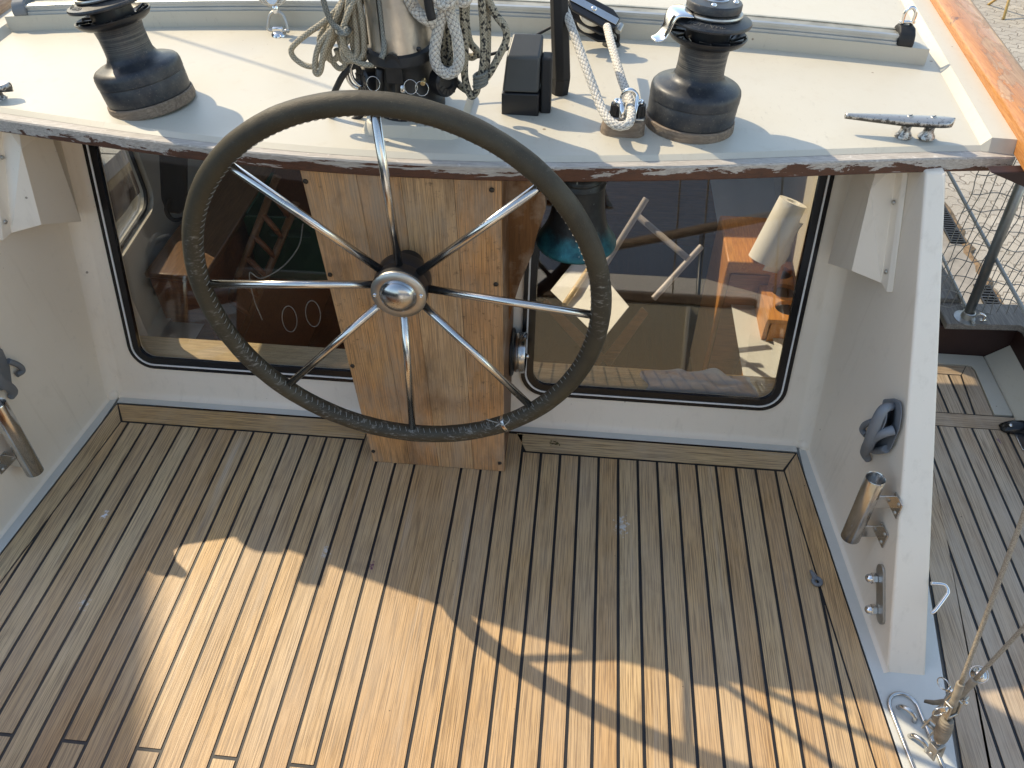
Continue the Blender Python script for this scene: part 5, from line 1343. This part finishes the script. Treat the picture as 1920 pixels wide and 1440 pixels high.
# ================================================================== BULWARKS, RAILS AND NETS of the side decks
def side(sg):
    f = (lambda p: Vector(p)) if sg > 0 else (lambda p: mirror(Vector(p)))
    word = 'right' if sg > 0 else 'left'
    t = thing('bulwark', f'dark red brown bulwark with grey wooden cap along the {word} side deck', 'bulwark', f((1.24, 1.76, 0)))
    mb = MB(); mb.prism([f(p) for p in [(.95, 1.765, -.01), (1.235, 1.765, -.01), (1.300, 1.765, -.01), (1.30, 1.80, -.01), (.95, 1.80, -.01)]], [f(p) for p in [(.95, 1.765, .100), (1.235, 1.765, .100), (1.30, 1.765, .100), (1.30, 1.80, .100), (.95, 1.80, .100)]], .002, 2)
    obj('transverse_board', mb, M['bulwark'], t)
    mb = MB(); mb.prism([f(p) for p in [(1.250, 1.764, -.01), (1.275, 1.764, -.01), (1.275, -1.2, -.01), (1.250, -1.2, -.01)]], [f(p) for p in [(1.245, 1.764, .115), (1.28, 1.764, .115), (1.28, -1.2, .115), (1.245, -1.2, .115)]], .002, 2)
    mb2 = MB(); mb2.prism([f(p) for p in [(1.05, 1.801, -.3), (1.10, 1.801, -.3), (1.02, 3.2, -.3), (.97, 3.2, -.3)]], [f(p) for p in [(1.055, 1.801, .100), (1.10, 1.801, .100), (1.02, 3.2, .100), (.975, 3.2, .100)]], .002, 2)
    obj('side_board', mb, M['bulwark'], t); obj('forward_board', mb2, M['bulwark'], t)
    mb = MB(); L = [(1.045, 1.752), (1.236, 1.752), (1.245, 1.74), (1.238, -1.2), (1.35, -1.2), (1.36, 1.85), (1.045, 1.85)]
    mb.prism([f((x, y, .1015 if y < 1.7 or x < 1.2 else .1155)) for x, y in L], [f((x, y, .1205 if y < 1.7 or x < 1.2 else .1345)) for x, y in L], .003, 2); obj('cap_rail', mb, M['grey_wood'], t)
    mb = MB(); L = [(1.040, 1.851), (1.115, 1.851), (1.035, 3.2), (.955, 3.2)]
    mb.prism([f((x, y, .1005)) for x, y in L], [f((x, y, .135)) for x, y in L], .003, 2); obj('forward_cap', mb, M['grey_wood'], t)
    mb = MB(); mb.prism([f(p) for p in [(1.195, 1.7635, .000), (1.2495, 1.7635, .00), (1.2495, -1.2, .0), (1.195, -1.2, .0)]], [f(p) for p in [(1.198, 1.7635, .004), (1.2495, 1.7635, .052), (1.2495, -1.2, .052), (1.198, -1.2, .004)]], .002, 2); obj('waterway', mb, M['gel'], t)
    mb = MB(); mb.prism([f(p) for p in [(.90, 1.7205, -.004), (1.136, 1.7205, -.004), (1.149, 1.715, -.004), (1.153, 1.70, -.004), (1.146, 1.527, -.004), (1.194, 1.527, -.004), (1.194, 1.7635, -.004), (.90, 1.7635, -.004)]],
                         [f(p) for p in [(.90, 1.7205, .003), (1.136, 1.7205, .003), (1.149, 1.715, .003), (1.153, 1.70, .003), (1.146, 1.527, .003), (1.194, 1.527, .003), (1.194, 1.7635, .003), (.90, 1.7635, .003)]], .001, 2); obj('margin', mb, M['gel'], t)
    # hull side below
    mb = MB(); L = [(1.30, -1.2), (1.30, 1.80), (1.06, 1.81), (.98, 3.2)]
    for a, b in zip(L, L[1:]): mb.poly([f((a[0]+.02, a[1], .10)), f((b[0]+.02, b[1], .10)), f((b[0]-.25, b[1], -2.0)), f((a[0]-.25, a[1], -2.0))])
    obj('hull_side', mb, M['bulwark'], t)
    # stanchion
    sb = f(DK(1812, 597, .121)); st = thing('stanchion', f'grey steel stanchion standing on the {word} cap rail', 'stanchion', sb)
    tp = f(OY(1921, 330, DK(1812, 597, .121).y+.015))
    mb = MB(); d = (tp-sb); mb.cyl(sb+d*.02, sb+d*1.35, .0128, 20); obj('post', mb, M['stan'], st)
    mb = MB(); mb.lathe([(.034, 0), (.034, .003), (.018, .006), (.0165, .022), (.013, .024)], sb, (0, 0, 1), 28); obj('socket', mb, M['dull_steel'], st, autosm=40)
    mb = MB(); c = sb+Vector((sg*.030, -.022, .010)); mb.tube([c, c+Vector((0, -.004, .020)), c+Vector((-sg*.014, 0, .026)), c+Vector((-sg*.02, .004, .012))], .003, 10, sub=5); mb.cyl(c+Vector((-.008, 0, .004)), c+Vector((.008, 0, .004)), .004, 10); obj('eye', mb, M['chrome'], st)
    # lifelines and net in the plane of the stanchion
    n0 = Vector((1, .055, 0)); p0 = DK(1812, 597, .121)+Vector((.004, 0, 0))
    N = lambda x, y: ONP(x, y, p0, n0)
    for k, (a, b, r) in enumerate((((1776, 312), (1925, 590), .0048), ((1768, 478), (1826, 606), .0042))):
        A, B = N(*a), N(*b); mb = MB(); A = A+(A-B)*(.6 if k else 1.2); P = [f(A), f((A+B)/2+Vector((0, 0, -.006))), f(B if k else B+(B-A)*.1)]
        mb.tube(P, r, 8, sub=6); o = obj('lifeline', mb, M['net_light']); tag(o, (f'upper grey lifeline crossing behind the net on the {word} side' if k == 0 else f'short lower line to the stanchion foot on the {word} side'), 'lifeline'); stand(o, P[0])
    mb = MB(); rnd = random.Random(3+sg); y0 = DK(1812, 597, .121)
    su, sv = .0228, .052; W_, H_ = 36, 15; jit = {}
    def G(i, j):
        if (i, j) not in jit: jit[(i, j)] = (rnd.uniform(-1, 1)*.0035, rnd.uniform(-1, 1)*.004, rnd.uniform(-1, 1)*.006)
        a, b, c = jit[(i, j)]
        return f(Vector((y0.x-.14+i*su+a-.004*sin(j*.9)*i*.15, y0.y+.010+.05*(i*su)+c, .135+j*sv+b+.016*sin(i*.33+.5)*(1-j/H_)-.10*i*su*(j/H_))))
    for j in range(H_+1): mb.tube([G(i, j) for i in range(W_)], .00125, 4, sub=3, caps=False)
    for i in range(W_): mb.tube([G(i, j) for j in range(H_+1)], .00125, 4, sub=3, caps=False)
    for i in range(W_):
        for j in range(H_+1): mb.sphere(G(i, j), .0023, 6)
    o = obj('safety_net', mb, M['net']); tag(o, f'thin dark knotted net strung above the {word} cap rail', 'net'); stand(o, G(0, 0))
M['slate'] = m_simple('slate_blue_paint', (.20, .25, .36), .4, 0, 3, .1, .1, 1)
M['jetty'] = m_wood('pale_jetty_boards', (.62, .60, .55), (.46, .44, .40), None, 'X', .8)
M['stan'] = m_metal('grey_stanchion', (.28, .29, .29), .32)
side(1); side(-1)

# ================================================================== QUAY, WATER, SURROUNDINGS
mb = MB(); mb.poly([(2.57, -30, -1.4), (60, -30, -1.4), (60, 90, -1.4), (2.57, 90, -1.4)]); struct('pavement', mb, M['pavers'])
mb = MB(); mb.prism([(1.85, -30, -2.2), (2.56, -30, -2.2), (2.56, 90, -2.2), (1.85, 90, -2.2)], [(1.85, -30, -1.385), (2.56, -30, -1.385), (2.56, 90, -1.385), (1.85, 90, -1.385)], .01, 2); struct('quay', mb, M['concrete'])
mb = MB(); mb.prism([(-14, -30, -2.2), (1.84, -30, -2.2), (1.84, -1.9, -2.2), (-14, -1.9, -2.2)], [(-14, -30, -1.39), (1.84, -30, -1.39), (1.84, -1.9, -1.39), (-14, -1.9, -1.39)]); struct('pavement', mb, M['pavers'])  # unseen paving astern added to bounce warm sunlight onto the walls
wt = NT('harbour_water'); ow = wt.obj()
M['water'] = wt.bsdf((.030, .045, .040), .07, 0, wt.bump(wt.noise(wt.map(ow, (1, 1, 1)), 2.5, 4, .6), .35, .05))
mb = MB(); mb.poly([(-120, -120, -2.0), (1.86, -120, -2.0), (1.86, 120, -2.0), (-120, 120, -2.0)]); struct('water', mb, M['water'])
for k, (ya, yb, lb_) in enumerate(((3.74, 4.06, 'steel slotted grate on the quay edge beside the stanchion foot'), (4.52, 5.02, 'steel slotted grate on the quay edge close to the side wing'))):
    t = thing('drain_grate', lb_, 'grate', (2.50, ya, -1.384), 'grates in the quay edge')
    mb = MB(); n = int((yb-ya)/.028)
    mb.plate([(2.455, ya), (2.555, ya), (2.555, yb), (2.455, yb)], [[(2.465, ya+.010+i*.028), (2.545, ya+.010+i*.028), (2.545, ya+.024+i*.028), (2.465, ya+.024+i*.028)] for i in range(n)], lambda u, v, w_: (u, v, -1.372+w_), .008); obj('slotted_cover', mb, M['cast'], t)
    mb = MB(); mb.box((2.505, (ya+yb)/2, -1.383), (.096, yb-ya-.01, .002)); obj('gap_shade', mb, M['black'], t)  # black sheet standing in for the shade below the slots
mb = MB(); rnd = random.Random(5)
pts = [(2.560+rnd.uniform(-.012, .012), y) for y in [2.6+.07*i for i in range(60)]]
rows = [[mb.bm.verts.new((x-.022-rnd.random()*.02, y, -1.3835)), mb.bm.verts.new((x, y, -1.376)), mb.bm.verts.new((x+.020+rnd.random()*.03, y, -1.397))] for x, y in pts]
for a, b in zip(rows, rows[1:]):
    for i in range(2): mb.face([a[i], a[i+1], b[i+1], b[i]])
struct('quay_edging', mb, M['rust'])
mb = MB(); rnd = random.Random(2)
for k in range(46): mb.box((-2.75, -.6+.13*k, -.55+rnd.uniform(-.002, .002)), (1.9, .122, .03), .003)
struct('jetty', mb, M['jetty'])
# wooden folding chair on the pavement, mostly outside the picture
cf = DK(1881, 37, -1.4)
t = thing('garden_chair', 'pale wooden folding chair on the pavement, only its leg in view at the top right', 'chair', cf)
o_ = cf
def leg(a, b): mb = MB(); mb.cyl(Vector(a)+o_, Vector(b)+o_, .014, 10); obj('leg', mb, M['bamboo'], t)
leg((0, 0, 0), (.12, .42, .46)); leg((.48, 0, 0), (.60, .42, .46)); leg((0, .45, 0), (.12, .03, .46)); leg((.48, .45, 0), (.60, .03, .46))
mb = MB()
for k in range(7): mb.box(o_+Vector((.36, .02+k*.068, .47)), (.52, .05, .016), .004)
mb.box(o_+Vector((.13, .22, .455)), (.03, .44, .02), .003); mb.box(o_+Vector((.59, .22, .455)), (.03, .44, .02), .003); obj('seat', mb, M['bamboo'], t)
mb = MB()
for x in (.13, .59): mb.cyl(o_+Vector((x, .42, .46)), o_+Vector((x, .52, .92)), .013, 10)
for k in range(3): mb.box(o_+Vector((.36, .46+k*.025, .62+k*.12)), (.48, .014, .06), .004)
obj('backrest', mb, M['bamboo'], t)
# unseen building added on the left so its eaves throw the deck's shadow edge
e_ = Vector((-.39, 1, 0)).normalized(); nrm = Vector((-e_.y, e_.x, 0)); P0 = Vector((-.820, .688, 0))+SUN*6.0
t = thing('shadow_caster', 'dark block with eaves added out of view to cast the left shadow edge', 'shadow caster', (P0.x, P0.y, -2.0))
a0, a1 = P0-e_*2.2, P0+e_*3.0
mb = MB(); q = lambda p, n_, z: Vector((p.x, p.y, 0))+nrm*n_+Vector((0, 0, z))
mb.prism([q(a0, .35, -2), q(a1, .35, -2), q(a1, 6, -2), q(a0, 6, -2)], [q(a0, .35, P0.z-.12), q(a1, .35, P0.z-.12), q(a1, 6, P0.z-.12), q(a0, 6, P0.z-.12)]); obj('wall', mb, M['bldg'], t)
mb = MB(); mb.prism([q(a0, 0, P0.z-.11), q(a1, 0, P0.z-.11), q(a1, 6.4, P0.z-.11), q(a0, 6.4, P0.z-.11)], [q(a0, 0, P0.z), q(a1, 0, P0.z), q(a1, 3.2, P0.z+.55), q(a0, 3.2, P0.z+.55)]); obj('roof', mb, M['roof_tile'], t)
for k in range(2):
    mb = MB(); c = a0+e_*(.8+k*2.4); mb.prism([q(c, .30, -.4), q(c+e_*1.1, .30, -.4), q(c+e_*1.1, .345, -.4), q(c, .345, -.4)], [q(c, .30, 1.0), q(c+e_*1.1, .30, 1.0), q(c+e_*1.1, .345, 1.0), q(c, .345, 1.0)]); obj('window', mb, M['black_gloss'], t)

b0_, b1_ = P0-e_*16+nrm*.5, P0-e_*2.4+nrm*.5
mb = MB(); mb.prism([q(b0_, 0, -2), q(b1_, 0, -2), q(b1_, 3, -2), q(b0_, 3, -2)], [q(b0_, 0, .9), q(b1_, 0, .9), q(b1_, 3, 1.5), q(b0_, 3, 1.5)], .02, 2)  # low block added out of view to darken the left window's reflection
o = obj('dark_reflection_block', mb, M['bldg']); tag(o, 'low dark block added behind on the left to darken the left window reflection', 'shed'); stand(o, (b0_.x, b0_.y, -2))

# stern of the boat, behind the photographer: mirrored in the cabin windows
t = thing('aft_coaming', 'cream aft coaming with wooden cap at the photographer, mirrored in the right window', 'coaming', (AX, .34, 0))
for xa, xb, mt in ((-.30, .70, M['gel']), (-1.36, -.302, M['int_wood'])):
    mb = MB(); mb.prism([(xa, .22, -.01), (xb, .22, -.01), (xb, .330, -.01), (xa, .330, -.01)], [(xa, .22, .262), (xb, .22, .262), (xb, .315, .262), (xa, .315, .262)], .004, 2); obj('panel', mb, mt, t)
mb = MB(); mb.box((AX-.02, .268, .281), (2.08, .110, .036), .006); obj('cap', mb, M['weather_wood'], t)
mb = MB(); mb.box((.455, .322, .13), (.016, .03, .25), .004); obj('batten', mb, M['gel_grey'], t)
for x in (.10, .52):
    mb = MB(); mb.cyl((x, .16, -.01), (x, .06, .43+.25*(x-.1)), .009, 12); obj('post', mb, M['stan'], t)
mb = MB(); mb.cyl((.02, .06, .435), (1.2, .0, .73), .020, 14); obj('handrail', mb, M['weather_wood'], t)
mb = MB(); mb.lathe([(0, -.06), (.040, -.05), (.050, 0), (.040, .05), (0, .06)], (.07, .05, .425), (1, .1, .2), 20); obj('winder', mb, M['black'], t)
for k, (a, b) in enumerate((((.43, .05, .0), (.385, -.3, 4)), ((.54, .05, .0), (.53, -.3, 4)))):
    mb = MB(); mb.tube([a, b], .0035, 8); o = obj('backstay', mb, M['wire']); tag(o, 'thin backstay wire beside the photographer, mirrored in the right window, ' + ('nearer the centre' if k == 0 else 'farther right'), 'wire'); stand(o, a)
mb = MB(); mb.prism([(-.3, -2.6, .15), (1.0, -2.6, .15), (1.0, .21, .15), (-.3, .21, .15)], [(-.3, -2.6, .262), (1.0, -2.6, .262), (1.0, .21, .262), (-.3, .21, .262)]); struct('aft_bounce_deck', mb, M['gel_wall'])  # pale unseen deck added to bounce sunlight onto the walls
# slate blue block added out of view for the upper right window's reflection
t = thing('slate_reflection_block', 'slate blue block added astern to tint the reflection in the right window', 'boat', (2, -5.6, -2))
mb = MB(); mb.prism([(-.4, -5.6, -2), (9, -5.2, -2), (9, -8, -2), (-.4, -8, -2)], [(-.4, -5.5, 1.7), (9, -5.1, 1.9), (9, -8, 1.9), (-.4, -8, 1.7)], .03, 2); obj('hull', mb, M['slate'], t)
mb = MB(); mb.prism([(-.4, -5.52, 1.71), (9, -5.12, 1.91), (9, -8, 1.91), (-.4, -8, 1.71)], [(-.4, -5.56, 1.80), (9, -5.16, 2.0), (9, -8, 2.0), (-.4, -8, 1.80)], .02, 2); obj('toe_rail', mb, M['gel'], t)
mb = MB(); mb.prism([(0, -6.6, 2.0), (8.5, -6.2, 2.0), (8.5, -8, 2.0), (0, -8, 1.9)], [(0, -6.8, 4.2), (8.5, -6.4, 4.2), (8.5, -8, 4.2), (0, -8, 4.2)], .05, 2); obj('cabin', mb, M['gel_wall'], t)  # pale block added out of view to bounce sunlight onto the walls
# wire whose shadow crosses the left part of the roof
A, B = RF(281, 58)+SUN*1.6, RF(612, 162)+SUN*1.6
mb = MB(); d = (B-A); mb.tube([A-d*.02, B+d*.9], .0035, 8); o = obj('topping_wire', mb, M['wire']); tag(o, 'thin rigging wire above the picture whose shadow crosses the left of the roof', 'wire'); stand(o, A)

# ================================================================== INSIDE THE CABIN
def TY(x, y, Y): return OY(x, y, Y)
# paper towel roll
a, b = TY(1428, 488, 1.97), TY(1487, 378, 2.02); d = (b-a).normalized()
t = thing('paper_towel_roll', 'roll of white paper towel leaning behind the right window', 'paper roll', a)
r = .042; L = (b-a).length; mb = MB(); mb.lathe([(0, 0), (r, 0), (r, L), (.020, L), (.0195, L-.02), (0, L-.02)], a, d, 36); obj('roll', mb, M['paper'], t, autosm=50)
mb = MB(); s_ = d.cross(Vector((0, 1, 0))).normalized(); rows = []
for i in range(7):
    u = i/6; rows.append([mb.bm.verts.new(a+d*(L*v)-Vector((0, r, 0))*(1-u*.7)+s_*(-r*1.35*u)*(1+.12*sin(v*7))+Vector((0, 0, -.012*u))) for v in [k/8*.86-.03 for k in range(9)]])
for p, q_ in zip(rows, rows[1:]):
    for i in range(8): mb.face([p[i], p[i+1], q_[i+1], q_[i]], smooth=True)
o = obj('loose_sheet', mb, M['paper'], t); o.modifiers.new('s', 'SOLIDIFY').thickness = .0008
# shelf with three holes
zc = .07; h = [DK(1470, 511, zc), DK(1470, 545, zc), DK(1472, 577, zc)]
xm = sum(p.x for p in h)/3
t = thing('cup_shelf', 'mahogany shelf with three round holes behind the right window', 'shelf', (xm, h[1].y, zc-.02))
mb = MB(); mb.plate([(xm-.070, h[2].y-.06), (xm+.10, h[2].y-.06), (xm+.10, h[0].y+.06), (xm-.070, h[0].y+.06)], [[(xm+.040*cos(a_), p.y+.034*sin(a_)) for a_ in [2*pi*k/28 for k in range(28)]] for p in h], lambda u, v, w_: (u, v, zc+w_), .014); obj('top', mb, M['int_orange'] if 'int_orange' in M else M['int_light'], t)
mb = MB(); mb.box((xm-.064, h[1].y, zc-.20), (.012, h[0].y-h[2].y+.10, .37)); obj('side', mb, M['int_orange'], t)
mb = MB(); mb.box((xm+.02, h[2].y-.055, zc-.20), (.15, .010, .37)); obj('front', mb, M['int_orange'], t)
# cabinet on the right
mb = MB(); mb.box((xm+.02, h[1].y, zc-.075), (.125, h[0].y-h[2].y+.08, .004)); obj('hole_shade_plate', mb, M['hole_shade'], t)  # dark plate added so the cup holes read as shaded
ct = a.z-.004
t = thing('cabinet', 'orange brown mahogany cabinet carrying the paper roll in the cabin', 'cabinet', (.50, 2.1, ct-.9))
mb = MB(); mb.box((.545, 2.09, ct-.30), (.17, .26, .60), .006); obj('carcass', mb, M['int_orange'], t)
mb = MB(); mb.box((.535, 1.956, ct-.28), (.12, .006, .48), .003); obj('door', mb, M['int_wood'], t)
# white folding frame
t = thing('tube_frame', 'white tubular frame with open ends inside the right window', 'frame', TY(1220, 500, 1.85))
for a, b in (((1212, 372), (1120, 520)), ((1315, 462), (1225, 560)), ((1196, 405), (1290, 485))):
    A, B = TY(*a, 1.90), TY(*b, 1.78); mb = MB(); d = (B-A).normalized(); mb.lathe([(.005, .01), (.005, 0), (.009, 0), (.009, (B-A).length), (0, (B-A).length)], A, d, 18); obj('tube', mb, M['tubes'], t, autosm=40)
# chart folder and crate behind the lower left of the right window
t = thing('chart_folder', 'white folder of papers leaning in a wooden tray behind the right window', 'folder', TY(1110, 560, 1.70))
mb = MB(); L = [(1032, 545), (1092, 470), (1180, 575), (1128, 640)]
YF_ = lambda y: 2.16-(y-470)*.0028
mb.prism([TY(x, y, YF_(y)+.02) for x, y in L], [TY(x, y, YF_(y)) for x, y in L], .002, 2); obj('cover', mb, M['paper'], t)
mb = MB(); mb.cyl(TY(1058, 572, YF_(572)-.02), TY(1112, 492, YF_(492)-.02), .009, 10); obj('batten', mb, M['int_light'], t)
mb = MB(); L = [(1014, 570), (1025, 560), (1136, 668), (1122, 688)]; mb.prism([TY(x, y, 1.66) for x, y in L], [TY(x, y, 1.64) for x, y in L], .002, 2); obj('tray_side', mb, M['int_wood'], t)
mb = MB(); L = [(1128, 672), (1204, 575), (1216, 588), (1142, 690)]; mb.prism([TY(x, y, 1.66) for x, y in L], [TY(x, y, 1.64) for x, y in L], .002, 2); obj('tray_end', mb, M['int_wood'], t)
# crumpled cloth on the shelf
mb = MB(); rows = []; rnd = random.Random(11); zs = .0765
for i in range(30):
    row = []
    for j in range(12):
        u, v = i/29, j/11; x = .20+.30*u; y = 1.445+.085*v
        e = min(u, 1-u, v, 1-v)*6; e = max(0, min(1, e))
        z = zs+e*(.014+.024*abs(sin(u*9+v*3))*abs(cos(v*5+u*4))+.010*sin(u*21)*sin(v*9+1))
        row.append(mb.bm.verts.new((x+.01*sin(v*6), y, z)))
    rows.append(row)
for a, b in zip(rows, rows[1:]):
    for i in range(11): mb.face([a[i], a[i+1], b[i+1], b[i]], smooth=True)
o = obj('white_cloth', mb, M['cloth']); o.modifiers.new('s', 'SUBSURF').render_levels = 2; tag(o, 'crumpled pale cloth lying on the shelf behind the right window', 'cloth'); stand(o, (.35, 1.48, zs))
# left side of the cabin
t = thing('storage_crate', 'dark green plastic crate in the cabin left of the pedestal', 'crate', (-.68, 2.1, -.05))
mb = MB(); c = TY(560, 440, 2.1)
mb.plate(rr(c.x-.13, c.x+.15, c.z-.12, c.z+.12, .015, 4), [rr(c.x-.06, c.x+.08, c.z+.05, c.z+.08, .012, 4)], lambda u, v, w_: (u, 2.02-w_, v), -.01); obj('front', mb, M['green'], t)
mb = MB(); mb.box((c.x+.01, 2.16, c.z-.115), (.28, .26, .010)); obj('bottom', mb, M['green'], t)
for s_ in (-1, 1):
    mb = MB(); mb.box((c.x+.01+s_*.136, 2.16, c.z), (.008, .26, .235)); obj('side', mb, M['green'], t)
t = thing('folding_seat', 'folded slatted wooden seat leaning inside the left window', 'seat', TY(480, 470, 1.85))
for a, b in (((400, 640), (520, 330)), ((440, 660), (556, 380))):
    mb = MB(); A, B = TY(*a, 1.80), TY(*b, 1.98); mb.cyl(A, B, .012, 8); obj('rail', mb, M['int_light2'], t)
for k in range(6):
    u = .25+k*.13; A = TY(400+120*u, 640-310*u, 1.80+.18*u); B = TY(440+116*u, 660-280*u, 1.80+.18*u); mb = MB(); mb.cyl(A, B, .009, 8); obj('slat', mb, M['int_wood'], t)
t = thing('hanging_bag', 'black bag with a looped strap hanging inside the left window', 'bag', TY(320, 300, 1.72))
mb = MB(); L = [(298, 285), (352, 290), (352, 380), (340, 402), (312, 398), (302, 372)]; mb.prism([TY(x, y, 1.76) for x, y in L], [TY(x, y, 1.70) for x, y in L], .008, 3); obj('body', mb, M['black_matte'], t)
mb = MB(); mb.tube([TY(318, 372, 1.69), TY(312, 395, 1.68), (TY(325, 412, 1.68)), TY(345, 408, 1.68), TY(350, 390, 1.69)], .006, 8, sub=5, flat=.3); obj('strap', mb, M['black_matte'], t)
mb = MB(); P = [TY(568, 420, 1.66), TY(560, 462, 1.65), TY(530, 500, 1.64), TY(490, 522, 1.63), TY(468, 512, 1.63), TY(476, 560, 1.63), TY(492, 600, 1.62)]
mb.tube(P, .0018, 6, sub=6); o = obj('loose_cord', mb, M['net_light']); tag(o, 'thin pale cord curving down inside the left window', 'cord'); stand(o, P[0])
mb = MB()
for cx, cy in ((543, 598), (587, 588)):
    L = [TY(cx+14*cos(a), cy+24*sin(a)+4*cos(a), 1.60) for a in [2*pi*k/22 for k in range(22)]]; mb.tube(L, .0016, 6, closed=True)
o = obj('spectacles', mb, M['net_light']); tag(o, 'pair of pale wire loops like spectacles inside the left window', 'spectacles'); stand(o, TY(565, 592, 1.60))
t = thing('wall_locker', 'mahogany locker front along the left cabin side', 'locker', (-1.15, 1.9, -.6))
mb = MB(); mb.box((-1.16, 2.35, -.25), (.14, 1.3, .80), .005); obj('carcass', mb, M['int_wood'], t)
mb = MB(); mb.box((-1.15, 2.35, .16), (.18, 1.3, .018), .004); obj('top', mb, M['int_light2'], t)
